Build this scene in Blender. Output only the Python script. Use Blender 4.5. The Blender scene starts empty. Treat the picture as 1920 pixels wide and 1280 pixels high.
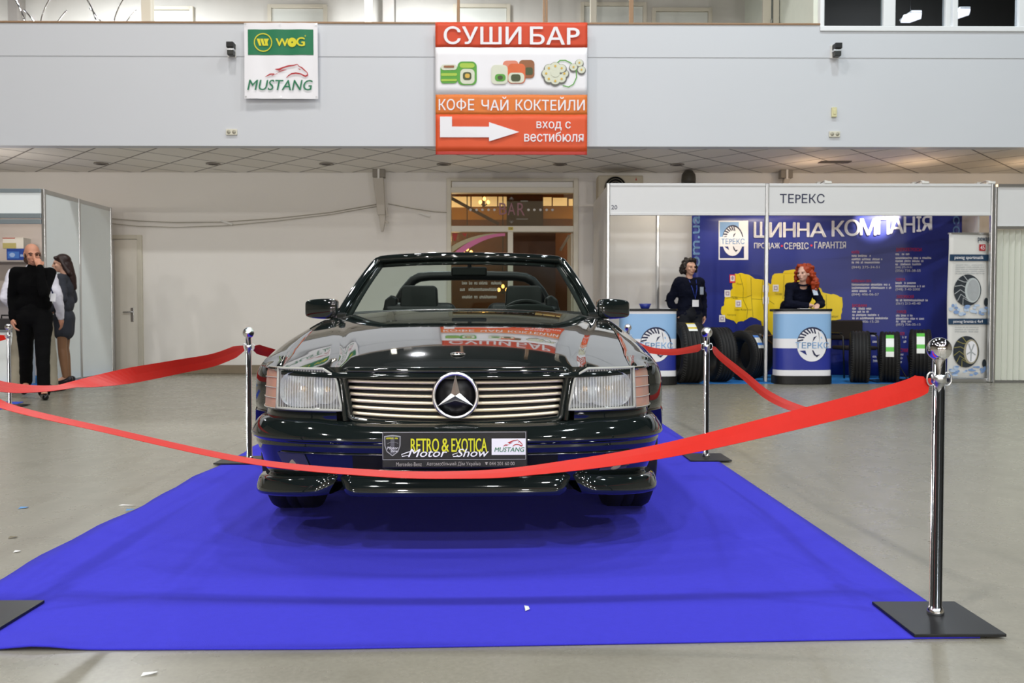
import bpy, bmesh, math, random
from mathutils import Vector, Matrix, Euler

SC = bpy.context.scene
COL = SC.collection
PI = math.pi
R = math.radians

# ------------------------------------------------------------------ camera
FPX = 1557.0                      # focal length in pixels of the 1920 px wide frame
CAM_H = 0.90
PITCH = math.atan(44 / FPX)       # a little downward
YAW = math.atan(13 / FPX)         # a little to the right
cam_data = bpy.data.cameras.new('camera')
cam = bpy.data.objects.new('camera', cam_data)
COL.objects.link(cam)
cam_data.sensor_width = 22.2
cam_data.lens = FPX / 1920 * 22.2
cam.location = (0, 0, CAM_H)
cam.rotation_euler = (R(90) - PITCH, 0, -YAW)
cam_data.clip_end = 200
cam_data.dof.use_dof = True
cam_data.dof.focus_distance = 3.35
cam_data.dof.aperture_fstop = 3.8
SC.camera = cam
CAM_M = Euler((R(90) - PITCH, 0, -YAW)).to_matrix()


def W(px, py, Y):
    """the point of the hall at depth Y that the photograph shows at px, py: (x, z)"""
    d = CAM_M @ Vector(((px - 960) / FPX, -(py - 640) / FPX, -1))
    k = Y / d.y
    return d.x * k, CAM_H + d.z * k


# ------------------------------------------------------------------ world, lights, exposure
SC.view_settings.view_transform = 'Standard'
SC.view_settings.look = 'None'
SC.view_settings.gamma = 1
SC.view_settings.use_curve_mapping = False
SC.view_settings.exposure = -0.07
world = bpy.data.worlds.new('hall_air')
SC.world = world
world.use_nodes = True
world.node_tree.nodes['Background'].inputs[0].default_value = (1, 0.97, 0.93, 1)
world.node_tree.nodes['Background'].inputs[1].default_value = 0.02


def area(name, loc, target, power, size, color=(1, 0.965, 0.92), spread=180):
    d = bpy.data.lights.new(name, 'AREA')
    d.shape = 'DISK'
    d.size = size
    d.energy = power
    d.color = color
    d.spread = R(spread)
    o = bpy.data.objects.new(name, d)
    COL.objects.link(o)
    o.location = loc
    o.rotation_euler = (Vector(target) - Vector(loc)).to_track_quat('-Z', 'Y').to_euler()
    return o


def point(name, loc, power, radius, color=(1, 0.8, 0.55)):
    d = bpy.data.lights.new(name, 'POINT')
    d.energy = power
    d.shadow_soft_size = radius
    d.color = color
    o = bpy.data.objects.new(name, d)
    COL.objects.link(o)
    o.location = loc
    return o


def spot(name, loc, target, power, angle, color=(1, 0.86, 0.66), radius=0.03, blend=0.6):
    d = bpy.data.lights.new(name, 'SPOT')
    d.energy = power
    d.spot_size = R(angle)
    d.spot_blend = blend
    d.shadow_soft_size = radius
    d.color = color
    o = bpy.data.objects.new(name, d)
    COL.objects.link(o)
    o.location = loc
    o.rotation_euler = (Vector(target) - Vector(loc)).to_track_quat('-Z', 'Y').to_euler()
    return o


# the hall's ceiling lamps (round high-bay lamps, all hanging straight down)
WARM, COOL = (1, 0.97, 0.94), (0.84, 0.95, 1.0)
HALL_LAMPS = [(-3.4, 8.0, 225, WARM), (4.3, 8.0, 225, COOL), (0.5, 7.7, 215, WARM), (-10, 7.2, 160, WARM), (10.5, 7.2, 190, COOL),
              (-8.0, -0.6, 330, WARM), (-2.8, -1.0, 330, WARM), (3.4, -0.8, 330, COOL), (9.0, -0.4, 340, COOL),
              (-8.5, -6.0, 190, WARM), (-2.5, -6.5, 180, WARM), (3.6, -6.8, 180, WARM), (9.5, -6.0, 190, COOL),
              (-5.5, -12.5, 640, WARM), (0.8, -13.0, 640, WARM), (7.0, -12.5, 640, WARM)]
LAMP_K = 1.0
for lx, ly, p, col in HALL_LAMPS:
    area('hall_lamp', (lx, ly, 10.6), (lx, ly, 0), p * LAMP_K, 0.55, col)
for lx, ly in ((-9, -13), (-3, -14), (3, -14), (9, -13)):   # unseen fill lights added to brighten the lower back wall
    area('low_fill_light', (lx, ly, 3.1), (lx * .6, 11, 1.6), 280, 0.5, WARM)
for lx in (-11, -6.3, -1.6, 6.3):                     # lamps under the gallery's own ceiling
    area('gallery_lamp', (lx, 12.9, 6.68), (lx, 12.9, 0), 230, 0.22, (0.95, 0.98, 1.0))

# ------------------------------------------------------------------ materials


def lin(h):
    h = h.lstrip('#')
    out = []
    for i in (0, 2, 4):
        c = int(h[i:i + 2], 16) / 255
        out.append(c / 12.92 if c <= 0.04045 else ((c + 0.055) / 1.055) ** 2.4)
    return tuple(out)


_mats = {}


def mat(name, color, rough=0.5, metal=0.0, coat=0.0, var=0.05, scale=8.0, bump=0.0, bscale=60.0,
        emit=None, estr=0.0, spec=0.5, trans=0.0, ior=1.45, sheen=0.0):
    if name in _mats:
        return _mats[name]
    m = bpy.data.materials.new(name)
    m.use_nodes = True
    nt = m.node_tree
    b = nt.nodes['Principled BSDF']
    c = lin(color) if isinstance(color, str) else color
    b.inputs['Base Color'].default_value = (*c, 1)
    b.inputs['Roughness'].default_value = rough
    b.inputs['Metallic'].default_value = metal
    b.inputs['Coat Weight'].default_value = coat
    b.inputs['Coat Roughness'].default_value = 0.02
    b.inputs['Specular IOR Level'].default_value = spec
    b.inputs['Transmission Weight'].default_value = trans
    b.inputs['IOR'].default_value = ior
    b.inputs['Sheen Weight'].default_value = sheen
    tc = None
    if var or bump:
        tc = nt.nodes.new('ShaderNodeTexCoord')
    if var:
        n = nt.nodes.new('ShaderNodeTexNoise')
        n.inputs['Scale'].default_value = scale
        n.inputs['Detail'].default_value = 4
        nt.links.new(tc.outputs['Object'], n.inputs['Vector'])
        mx = nt.nodes.new('ShaderNodeMix')
        mx.data_type = 'RGBA'
        mx.inputs[6].default_value = (*[max(0, x * (1 - var)) for x in c], 1)
        mx.inputs[7].default_value = (*[min(1, x * (1 + var)) for x in c], 1)
        nt.links.new(n.outputs['Fac'], mx.inputs[0])
        nt.links.new(mx.outputs[2], b.inputs['Base Color'])
    if bump:
        n2 = nt.nodes.new('ShaderNodeTexNoise')
        n2.inputs['Scale'].default_value = bscale
        n2.inputs['Detail'].default_value = 3
        nt.links.new(tc.outputs['Object'], n2.inputs['Vector'])
        bp = nt.nodes.new('ShaderNodeBump')
        bp.inputs['Strength'].default_value = bump
        bp.inputs['Distance'].default_value = 0.01
        nt.links.new(n2.outputs['Fac'], bp.inputs['Height'])
        nt.links.new(bp.outputs['Normal'], b.inputs['Normal'])
    if emit:
        e = lin(emit) if isinstance(emit, str) else emit
        b.inputs['Emission Color'].default_value = (*e, 1)
        b.inputs['Emission Strength'].default_value = estr
    _mats[name] = m
    return m


def glassy(name, tint, clear=0.9, rough=0.02, bump=0.0, milk=0.0, ribs=None):
    """thin glass or clear plastic: lets light straight through and mirrors at grazing angles"""
    if name in _mats:
        return _mats[name]
    m = bpy.data.materials.new(name)
    m.use_nodes = True
    nt = m.node_tree
    nt.nodes.remove(nt.nodes['Principled BSDF'])
    out = nt.nodes['Material Output']
    tr = nt.nodes.new('ShaderNodeBsdfTransparent')
    tr.inputs[0].default_value = (*lin(tint), 1)
    gl = nt.nodes.new('ShaderNodeBsdfGlossy')
    gl.inputs['Roughness'].default_value = rough
    gl.inputs[0].default_value = (1, 1, 1, 1)
    fr = nt.nodes.new('ShaderNodeFresnel')
    geo = nt.nodes.new('ShaderNodeNewGeometry')
    ir = nt.nodes.new('ShaderNodeMapRange')            # a thin sheet mirrors alike from both sides
    ir.inputs[3].default_value = 1.5
    ir.inputs[4].default_value = 1 / 1.5
    nt.links.new(geo.outputs['Backfacing'], ir.inputs[0])
    nt.links.new(ir.outputs[0], fr.inputs[0])
    mx = nt.nodes.new('ShaderNodeMixShader')
    nt.links.new(fr.outputs[0], mx.inputs[0])
    nt.links.new(tr.outputs[0], mx.inputs[1])
    nt.links.new(gl.outputs[0], mx.inputs[2])
    last = mx
    if milk:
        df = nt.nodes.new('ShaderNodeBsdfDiffuse')
        df.inputs[0].default_value = (*lin(tint), 1)
        m2 = nt.nodes.new('ShaderNodeMixShader')
        m2.inputs[0].default_value = milk
        nt.links.new(last.outputs[0], m2.inputs[1])
        nt.links.new(df.outputs[0], m2.inputs[2])
        last = m2
    if ribs:
        tc = nt.nodes.new('ShaderNodeTexCoord')
        wv = nt.nodes.new('ShaderNodeTexWave')
        wv.bands_direction = ribs
        wv.inputs['Scale'].default_value = 28
        wv.inputs['Distortion'].default_value = 0.4
        nt.links.new(tc.outputs['Object'], wv.inputs['Vector'])
        bp = nt.nodes.new('ShaderNodeBump')
        bp.inputs['Strength'].default_value = bump
        bp.inputs['Distance'].default_value = 0.01
        nt.links.new(wv.outputs['Fac'], bp.inputs['Height'])
        nt.links.new(bp.outputs['Normal'], gl.inputs['Normal'])
        if milk:                                       # pressed ribs scatter more light along their crests
            mr = nt.nodes.new('ShaderNodeMapRange')
            mr.inputs[3].default_value = milk * .35
            mr.inputs[4].default_value = min(1, milk * 1.9)
            nt.links.new(wv.outputs['Fac'], mr.inputs[0])
            nt.links.new(mr.outputs[0], m2.inputs[0])
        nt.links.new(bp.outputs['Normal'], fr.inputs['Normal'])
    nt.links.new(last.outputs[0], out.inputs[0])
    _mats[name] = m
    return m


# ------------------------------------------------------------------ mesh building
_textcache = {}


def text_geom(s, bold=0.0, shear=0.0):
    key = (s, bold, shear)
    if key in _textcache:
        return _textcache[key]
    cu = bpy.data.curves.new('lettering', 'FONT')
    cu.body = s
    cu.offset = bold
    cu.shear = shear
    cu.resolution_u = 3
    o = bpy.data.objects.new('lettering', cu)
    COL.objects.link(o)
    dg = bpy.context.evaluated_depsgraph_get()
    me = bpy.data.meshes.new_from_object(o.evaluated_get(dg))
    vs = [tuple(v.co) for v in me.vertices]
    fs = [tuple(p.vertices) for p in me.polygons]
    bpy.data.objects.remove(o)
    bpy.data.curves.remove(cu)
    bpy.data.meshes.remove(me)
    if vs:
        x0 = min(v[0] for v in vs); x1 = max(v[0] for v in vs)
        y0 = min(v[1] for v in vs); y1 = max(v[1] for v in vs)
        vs = [((v[0] - x0) / (x1 - x0), (v[1] - y0) / (y1 - y0)) for v in vs]
    _textcache[key] = (vs, fs)
    return vs, fs


class MB:
    def __init__(s):
        s.v = []; s.f = []; s.m = []; s.sm = []

    def add(s, vs, fs, mi=0, smooth=False):
        b = len(s.v)
        s.v += [tuple(v) for v in vs]
        for f in fs:
            s.f.append(tuple(i + b for i in f)); s.m.append(mi); s.sm.append(smooth)
        return s

    def box(s, x0, x1, y0, y1, z0, z1, mi=0):
        vs = [(x0, y0, z0), (x1, y0, z0), (x1, y1, z0), (x0, y1, z0), (x0, y0, z1), (x1, y0, z1), (x1, y1, z1), (x0, y1, z1)]
        fs = [(3, 2, 1, 0), (4, 5, 6, 7), (0, 1, 5, 4), (1, 2, 6, 5), (2, 3, 7, 6), (3, 0, 4, 7)]
        return s.add(vs, fs, mi)

    def bar(s, p, q, w, d, mi=0, up=(0, 0, 1)):
        p = Vector(p); q = Vector(q)
        t = (q - p).normalized()
        u = Vector(up)
        if abs(t.dot(u)) > 0.95:
            u = Vector((0, 1, 0))
        a = t.cross(u).normalized(); b = a.cross(t).normalized()
        vs = []
        for c in (p, q):
            for i, j in ((-1, -1), (1, -1), (1, 1), (-1, 1)):
                vs.append(c + a * (w / 2 * i) + b * (d / 2 * j))
        fs = [(0, 1, 2, 3), (7, 6, 5, 4), (0, 4, 5, 1), (1, 5, 6, 2), (2, 6, 7, 3), (3, 7, 4, 0)]
        return s.add(vs, fs, mi)

    def tube(s, pts, r, n=10, mi=0, closed=False, flat=1.0, up=(0, 0, 1)):
        pts = [Vector(p) for p in pts]
        k = len(pts)
        rr = r if isinstance(r, (list, tuple)) else [r] * k
        vs = []
        a = None
        for i, p in enumerate(pts):
            if closed:
                t = pts[(i + 1) % k] - pts[i - 1]
            else:
                t = pts[min(i + 1, k - 1)] - pts[max(i - 1, 0)]
            t = t.normalized() if t.length > 1e-9 else Vector((0, 0, 1))
            if a is None:
                u = Vector(up)
                if abs(t.dot(u)) > 0.9:
                    u = Vector((0, 1, 0)) if abs(t.y) < 0.9 else Vector((1, 0, 0))
                a = t.cross(u).normalized()
            else:
                a = (a - t * a.dot(t))
                a = a.normalized() if a.length > 1e-6 else t.orthogonal().normalized()
            b = t.cross(a).normalized()
            for j in range(n):
                an = 2 * PI * j / n
                vs.append(p + a * (math.cos(an) * rr[i]) + b * (math.sin(an) * rr[i] * flat))
        fs = []
        for i in range(k if closed else k - 1):
            for j in range(n):
                i2 = (i + 1) % k
                fs.append((i * n + j, i2 * n + j, i2 * n + (j + 1) % n, i * n + (j + 1) % n))
        s.add(vs, fs, mi, True)
        if not closed:
            b0 = len(s.v) - len(vs)
            s.f.append(tuple(b0 + j for j in range(n))); s.m.append(mi); s.sm.append(False)
            s.f.append(tuple(b0 + (k - 1) * n + j for j in reversed(range(n)))); s.m.append(mi); s.sm.append(False)
        return s

    def lathe(s, prof, c=(0, 0, 0), axis='z', n=24, mi=0, smooth=True):
        vs = []; fs = []
        k = len(prof)
        for (r, h) in prof:
            for j in range(n):
                a = 2 * PI * j / n
                x, y, z = r * math.cos(a), r * math.sin(a), h
                if axis == 'x':
                    x, y, z = z, x, y
                elif axis == 'y':
                    x, y, z = y, z, x
                vs.append((c[0] + x, c[1] + y, c[2] + z))
        for i in range(k - 1):
            for j in range(n):
                fs.append((i * n + j, i * n + (j + 1) % n, (i + 1) * n + (j + 1) % n, (i + 1) * n + j))
        if prof[0][0] > 1e-5:
            fs.append(tuple(reversed(range(n))))
        if prof[-1][0] > 1e-5:
            fs.append(tuple((k - 1) * n + j for j in range(n)))
        return s.add(vs, fs, mi, smooth)

    def grid(s, P, mi=0, smooth=True, flip=False):
        nu, nv = len(P), len(P[0])
        vs = [p for row in P for p in row]
        fs = []
        for i in range(nu - 1):
            for j in range(nv - 1):
                q = (i * nv + j, (i + 1) * nv + j, (i + 1) * nv + j + 1, i * nv + j + 1)
                fs.append(tuple(reversed(q)) if flip else q)
        return s.add(vs, fs, mi, smooth)

    def ell(s, c, r, n=12, m=8, mi=0, M=None):
        vs = []; fs = []
        for i in range(m + 1):
            th = PI * i / m
            for j in range(n):
                ph = 2 * PI * j / n
                v = Vector((r[0] * math.sin(th) * math.cos(ph), r[1] * math.sin(th) * math.sin(ph), r[2] * math.cos(th)))
                if M is not None:
                    v = M @ v
                vs.append(v + Vector(c))
        for i in range(m):
            for j in range(n):
                fs.append((i * n + j, (i + 1) * n + j, (i + 1) * n + (j + 1) % n, i * n + (j + 1) % n))
        return s.add(vs, fs, mi, True)

    def prism(s, poly, y0, y1, mi=0, plane='xz'):
        """polygon given in x,z (or x,y / y,z) pushed from y0 to y1 along the third axis"""
        n = len(poly)

        def P(a, b, d):
            return (a, d, b) if plane == 'xz' else (a, b, d) if plane == 'xy' else (d, a, b)
        vs = [P(a, b, y0) for a, b in poly] + [P(a, b, y1) for a, b in poly]
        fs = [tuple(range(n)), tuple(reversed(range(n, 2 * n)))]
        for i in range(n):
            fs.append((i, i + n, (i + 1) % n + n, (i + 1) % n))
        return s.add(vs, fs, mi)

    def poly(s, pts, y, mi=0):
        return s.add([(a, y, b) for a, b in pts], [tuple(range(len(pts)))], mi)

    def rect(s, x0, x1, z0, z1, y, mi=0):
        return s.poly([(x0, z0), (x1, z0), (x1, z1), (x0, z1)], y, mi)

    def disc(s, cx, cz, rx, rz, y, mi=0, n=28):
        return s.poly([(cx + rx * math.cos(2 * PI * i / n), cz + rz * math.sin(2 * PI * i / n)) for i in range(n)], y, mi)

    def ring(s, cx, cz, r0, r1, y, mi=0, n=32, a0=0, a1=360, sq=1.0):
        P = []
        for i in range(n + 1):
            a = R(a0 + (a1 - a0) * i / n)
            P.append([(cx + r0 * sq * math.cos(a), y, cz + r0 * math.sin(a)), (cx + r1 * sq * math.cos(a), y, cz + r1 * math.sin(a))])
        return s.grid(P, mi, False)

    def text(s, t, x0, x1, z0, z1, y, mi=0, bold=0.0, shear=0.0, mirror=False, turn=0, tilt=0.0):
        t = t.replace('Р', 'P').replace('р', 'p')      # same shapes, cleaner outlines
        vs, fs = text_geom(t, 0.0, shear)
        out = []
        for u, v in vs:
            if mirror:
                u = 1 - u
            if turn == 1:            # reads upwards
                u, v = 1 - v, u
            elif turn == -1:         # reads downwards
                u, v = v, 1 - u
            out.append((x0 + (x1 - x0) * u, y, z0 + (z1 - z0) * v + tilt * u))
        if mirror:
            fs = [tuple(reversed(f)) for f in fs]
        if bold > 0:              # heavier strokes: the same letters set again a hair to each side
            e = bold * abs(z1 - z0 if not turn else x1 - x0) * .8
            for k, (ex, ez) in enumerate(((-e, 0), (e, 0), (0, -e * .6), (0, e * .6))):
                s.add([(p[0] + ex, p[1] - .0002 * k, p[2] + ez) for p in out], fs, mi)
        return s.add(out, fs, mi)

    def marks(s, x0, x1, z0, z1, y, mi=0, seed=1, words=3):
        """a line of print too small to read in the photograph: letter-sized strokes in word groups"""
        rng = random.Random(seed)
        h = z1 - z0
        w = abs(h) * 0.42
        x = x0
        gap = set(rng.sample(range(2, max(3, int((x1 - x0) / (w * 1.3)))), min(words - 1, max(0, int((x1 - x0) / (w * 1.3)) - 3)))) if x1 - x0 > w * 8 else set()
        k = 0
        while x + w < x1:
            if k not in gap:
                t = rng.choice((0, 1, 2))
                s.rect(x, x + w * 0.3, z0, z1 if rng.random() < 0.3 else z0 + h * 0.75, y, mi)
                s.rect(x + w * 0.65, x + w, z0, z0 + h * 0.75, y, mi)
                if t == 0:
                    s.rect(x + w * 0.3, x + w * 0.65, z0, z0 + h * 0.2, y, mi)
                elif t == 1:
                    s.rect(x + w * 0.3, x + w * 0.65, z0 + h * 0.3, z0 + h * 0.48, y, mi)
                else:
                    s.rect(x + w * 0.3, x + w * 0.65, z0 + h * 0.58, z0 + h * 0.75, y, mi)
            x += w * 1.3
            k += 1
        return s

    def warp(s, fn):
        s.v = [fn(v) for v in s.v]
        return s

    def build(s, name, mats, parent=None, bevel=0.0, seg=2, subsurf=0, solid=0.0, smooth=None, loc=None, weld=False):
        me = bpy.data.meshes.new(name)
        me.from_pydata(s.v, [], s.f)
        if not isinstance(mats, (list, tuple)):
            mats = [mats]
        for m in mats:
            me.materials.append(m)
        me.polygons.foreach_set('material_index', s.m)
        me.polygons.foreach_set('use_smooth', [True] * len(s.f) if smooth else s.sm)
        me.update()
        if weld:
            bm = bmesh.new(); bm.from_mesh(me)
            bmesh.ops.remove_doubles(bm, verts=bm.verts, dist=1e-4)
            bmesh.ops.recalc_face_normals(bm, faces=bm.faces)
            bm.to_mesh(me); bm.free()
        o = bpy.data.objects.new(name, me)
        COL.objects.link(o)
        if parent is not None:
            o.parent = parent
        if loc is not None:
            o.location = loc
        if bevel:
            md = o.modifiers.new('bevel', 'BEVEL')
            md.width = bevel; md.segments = seg; md.limit_method = 'ANGLE'; md.angle_limit = R(35)
        if solid:
            md = o.modifiers.new('solid', 'SOLIDIFY')
            md.thickness = solid; md.offset = 0
        if subsurf:
            md = o.modifiers.new('sub', 'SUBSURF')
            md.levels = subsurf; md.render_levels = subsurf
        return o


def thing(name, label, cat, loc=(0, 0, 0), rotz=0.0, group=None):
    o = bpy.data.objects.new(name, None)
    COL.objects.link(o)
    o.location = loc
    o.rotation_euler = (0, 0, rotz)
    o['label'] = label
    o['category'] = cat
    if group:
        o['group'] = group
    return o


def tag(o, label, cat, group=None, kind=None):
    o['label'] = label
    o['category'] = cat
    if group:
        o['group'] = group
    if kind:
        o['kind'] = kind
    return o


def part_label(o, label):
    o['label'] = label
    return o


def struct(o, label=None, cat=None):
    o['kind'] = 'structure'
    if label:
        o['label'] = label
    if cat:
        o['category'] = cat
    return o


def copy_tree(o, parent=None):
    kids = [c for c in bpy.data.objects if c.parent == o]
    c = o.copy()
    COL.objects.link(c)
    if parent is not None:
        c.parent = parent
    for k in kids:
        copy_tree(k, c)
    return c


# ---- everyday materials
CHROME = mat('chrome', (0.82, 0.82, 0.84), rough=0.06, metal=1, var=0)
ALU = mat('aluminium', (0.62, 0.63, 0.64), rough=0.3, metal=1, var=0.03)
BLACK = mat('black_plastic', '#121212', rough=0.45, var=0.1)
RUBBER = mat('rubber', '#161617', rough=0.6, var=0.15, bump=0.1)
WHITE = mat('white_paint', '#e6e4df', rough=0.5, var=0.03)
PVC = mat('white_pvc', '#eceef0', rough=0.3, var=0.02)
# ------------------------------------------------------------------ the hall
YB, YP = 13.5, 11.4          # lower back wall, gallery parapet face
ZS = 3.25                    # underside of the gallery


def floor_material():
    m = bpy.data.materials.new('polished_concrete')
    m.use_nodes = True
    nt = m.node_tree
    b = nt.nodes['Principled BSDF']
    tc = nt.nodes.new('ShaderNodeTexCoord')

    def noise(scale, detail=6, rough=0.6):
        n = nt.nodes.new('ShaderNodeTexNoise')
        n.inputs['Scale'].default_value = scale
        n.inputs['Detail'].default_value = detail
        n.inputs['Roughness'].default_value = rough
        nt.links.new(tc.outputs['Object'], n.inputs['Vector'])
        return n

    def mix(fac, a, c):
        x = nt.nodes.new('ShaderNodeMix')
        x.data_type = 'RGBA'
        nt.links.new(fac, x.inputs[0])
        for i, v in ((6, a), (7, c)):
            if isinstance(v, tuple):
                x.inputs[i].default_value = (*v, 1)
            else:
                nt.links.new(v, x.inputs[i])
        return x.outputs[2]

    def ramp(n, lo, hi):
        r = nt.nodes.new('ShaderNodeMapRange')
        r.inputs[1].default_value = lo
        r.inputs[2].default_value = hi
        nt.links.new(n.outputs['Fac'], r.inputs[0])
        return r.outputs[0]
    big = noise(0.55)
    fine = noise(70, 3)
    mid = noise(4.0)
    c1 = mix(ramp(big, 0.3, 0.7), lin('#878377'), lin('#949083'))
    c2 = mix(ramp(mid, 0.52, 0.75), c1, lin('#7e7a6d'))
    grain = mix(ramp(fine, 0.25, 0.75), lin('#777367'), lin('#9d998c'))
    x = nt.nodes.new('ShaderNodeMix')
    x.data_type = 'RGBA'
    x.inputs[0].default_value = 0.35
    nt.links.new(c2, x.inputs[6])
    nt.links.new(grain, x.inputs[7])
    nt.links.new(x.outputs[2], b.inputs['Base Color'])
    rr = nt.nodes.new('ShaderNodeMapRange')
    rr.inputs[3].default_value = 0.2
    rr.inputs[4].default_value = 0.36
    nt.links.new(mid.outputs['Fac'], rr.inputs[0])
    nt.links.new(rr.outputs[0], b.inputs['Roughness'])
    b.inputs['Specular IOR Level'].default_value = 0.55
    return m


def soffit_material():
    """square ceiling tiles laid diagonally, dark joints"""
    m = bpy.data.materials.new('ceiling_tiles')
    m.use_nodes = True
    nt = m.node_tree
    b = nt.nodes['Principled BSDF']
    b.inputs['Roughness'].default_value = 0.8
    tc = nt.nodes.new('ShaderNodeTexCoord')
    mp = nt.nodes.new('ShaderNodeMapping')
    mp.inputs['Rotation'].default_value = (0, 0, R(45))
    nt.links.new(tc.outputs['Object'], mp.inputs[0])
    br = nt.nodes.new('ShaderNodeTexBrick')
    br.offset = 0
    br.inputs['Scale'].default_value = 1.0
    br.inputs['Brick Width'].default_value = 0.6
    br.inputs['Row Height'].default_value = 0.6
    br.inputs['Mortar Size'].default_value = 0.012
    br.inputs['Color1'].default_value = (*lin('#f4f0e8'), 1)
    br.inputs['Color2'].default_value = (*lin('#ede8df'), 1)
    br.inputs['Mortar'].default_value = (*lin('#77706a'), 1)
    nt.links.new(mp.outputs[0], br.inputs['Vector'])
    nt.links.new(br.outputs['Color'], b.inputs['Base Color'])
    return m


M_FLOOR = floor_material()
M_WALL = mat('plaster_white', '#efebe5', rough=0.75, var=0.025, scale=1.2, bump=0.03, bscale=140)
M_PARA = mat('parapet_white', '#cfd2d7', rough=0.55, var=0.02, scale=0.8, bump=0.02, bscale=120)
M_UPPER = mat('gallery_white', '#dedcd6', rough=0.7, var=0.02, scale=1.0)
M_DARKHALL = mat('hall_cladding', '#3c3f42', rough=0.8, var=0.1, scale=0.4)
M_HALLWALL = mat('hall_wall', '#a39a8a', rough=0.8, var=0.12, scale=0.4)
M_CEIL = mat('hall_ceiling', '#3a3c3e', rough=0.9, var=0.1, scale=0.3)
M_BASE = mat('skirting_brown', '#8d7f6a', rough=0.6)
M_BROWN = mat('varnished_wood', '#9a7a5c', rough=0.5, var=0.15, scale=20)
M_FRAME = mat('cream_frame', '#dcd6c6', rough=0.45, var=0.02)
M_GALDOOR = mat('gallery_door', '#dde0da', rough=0.5, var=0.02)
M_STEELGREY = mat('grey_column', '#8f8a85', rough=0.6)

HX = 21.0
struct(MB().box(-HX, HX, -18, 18.2, -0.2, 0).build('floor', M_FLOOR))
struct(MB().box(-HX, HX, -18, 18.2, 11.4, 11.6).build('ceiling', M_CEIL))
struct(MB().box(-HX - .2, -HX, -18, 18.2, 0, 11.4).build('wall_left', M_HALLWALL))
struct(MB().box(HX, HX + .2, -18, 18.2, 0, 11.4).build('wall_right', M_HALLWALL))
struct(MB().box(-HX, HX, -18.2, -18, 0, 11.4).build('wall_front', M_HALLWALL))

# lower back wall with the bar doorway left open
dx0 = W(842, 500, YB)[0]; dx1 = W(1080, 500, YB)[0]; dz1 = W(950, 336, YB)[1]
mb = MB()
mb.box(-HX, dx0, YB, YB + .2, 0, ZS + .3)
mb.box(dx1, HX, YB, YB + .2, 0, ZS + .3)
mb.box(dx0, dx1, YB, YB + .2, dz1, ZS + .3)
struct(mb.build('wall_back', M_WALL))
bz = W(350, 684, YB)[1]
mb = MB().box(-5.85, dx0 - .03, YB - .02, YB - .001, 0.001, bz)
mb.box(dx1 + .03, 1.6, YB - .02, YB - .001, 0.001, bz)
struct(mb.build('baseboard_back', M_BASE, bevel=0.004))

# gallery slab, soffit and parapet
struct(MB().box(-HX, HX, YP + .02, 18.2, ZS + .02, 4.2).build('gallery_floor', M_STEELGREY))
struct(MB().box(-HX, HX, YP + .01, YB - .005, ZS, ZS + .018).build('ceiling_soffit', soffit_material()))
zt = W(950, 46, YP)[1]
zr = W(1700, 60, YP)[1]
zc = W(950, 107, YP)[1]
xw = W(1537, 60, YP)[0]
mb = MB().box(-HX, HX, YP, YP + .16, ZS - .01, zc).box(-HX, xw, YP - .008, YP + .16, zc, zt)
mb.box(xw, HX, YP - .008, YP + .16, zc, zr)
struct(mb.build('wall_gallery', M_PARA))
struct(MB().box(-HX, xw, YP - .022, YP + .18, zt, zt + .025).build('trim_1', M_BROWN, bevel=0.004))
struct(MB().box(-HX, HX, 14.8, 15.0, 4.2, 6.75).build('wall_upper', M_UPPER))
struct(MB().box(-HX, HX, YP + .02, 15.0, 6.751, 6.95).build('ceiling_gallery', mat('gallery_ceiling', '#2c2c2e', rough=.8, var=.1)))
struct(MB().box(-HX, HX, YP, YP + .2, 6.951, 11.4).build('wall_above_gallery', M_DARKHALL))

# doors along the gallery
for k, (a, b_, t) in enumerate([(283, 364, 15), (503, 614, 11), (850, 957, 9), (1088, 1212, 5), (1222, 1334, 15)]):
    x0 = W(a, t, 14.8)[0]; x1 = W(b_, t, 14.8)[0]; z1 = W(900, t, 14.8)[1]
    d = MB().box(x0 + .07, x1 - .07, 14.77, 14.795, 4.205, z1 - .07).build('door_%d' % (k + 2), M_GALDOOR, bevel=0.004)
    struct(d)
    f = MB().box(x0, x0 + .065, 14.74, 14.798, 4.205, z1).box(x1 - .065, x1, 14.74, 14.798, 4.205, z1).box(x0 + .065, x1 - .065, 14.74, 14.798, z1 - .065, z1)
    f.build('door_frame', M_FRAME, d, bevel=0.004)

# columns and posts standing on the gallery
for k, (a, b_, Y, m, dp) in enumerate([(14, 33, 14.3, 'g', .25), (264, 283, 11.72, 'w', .12), (683, 696, 13.5, 'w', .12),
                                       (717, 739, 14.3, 'g', .25), (1107, 1119, 13.0, 'w', .1)]):
    x0 = W(a, 20, Y)[0]; x1 = W(b_, 20, Y)[0]
    struct(MB().box(x0, x1, Y, Y + dp, 4.2, 6.75).build('column', M_STEELGREY if m == 'g' else M_FRAME, bevel=0.01))
for k, (a, b_) in enumerate([(857, 862), (1018, 1022), (1023, 1027), (1180, 1188)]):
    x0 = W(a, 20, 11.9)[0]; x1 = W(b_, 20, 11.9)[0]
    struct(MB().box(x0, x1, 11.9, 11.95, 4.2, 6.75).build('gallery_post', M_BROWN, bevel=0.004))

# glazed partition at the gallery's right end
M_GREYGLASS = mat('grey_glass', '#6e7472', rough=0.15, var=0.03)
px = [1431, 1441, 1448, 1459, 1474, 1484, 1488, 1516, 1524]
zz = (4.2, 6.75)


def gx(p, Y=12.9):
    return W(p, 30, Y)[0]


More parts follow.
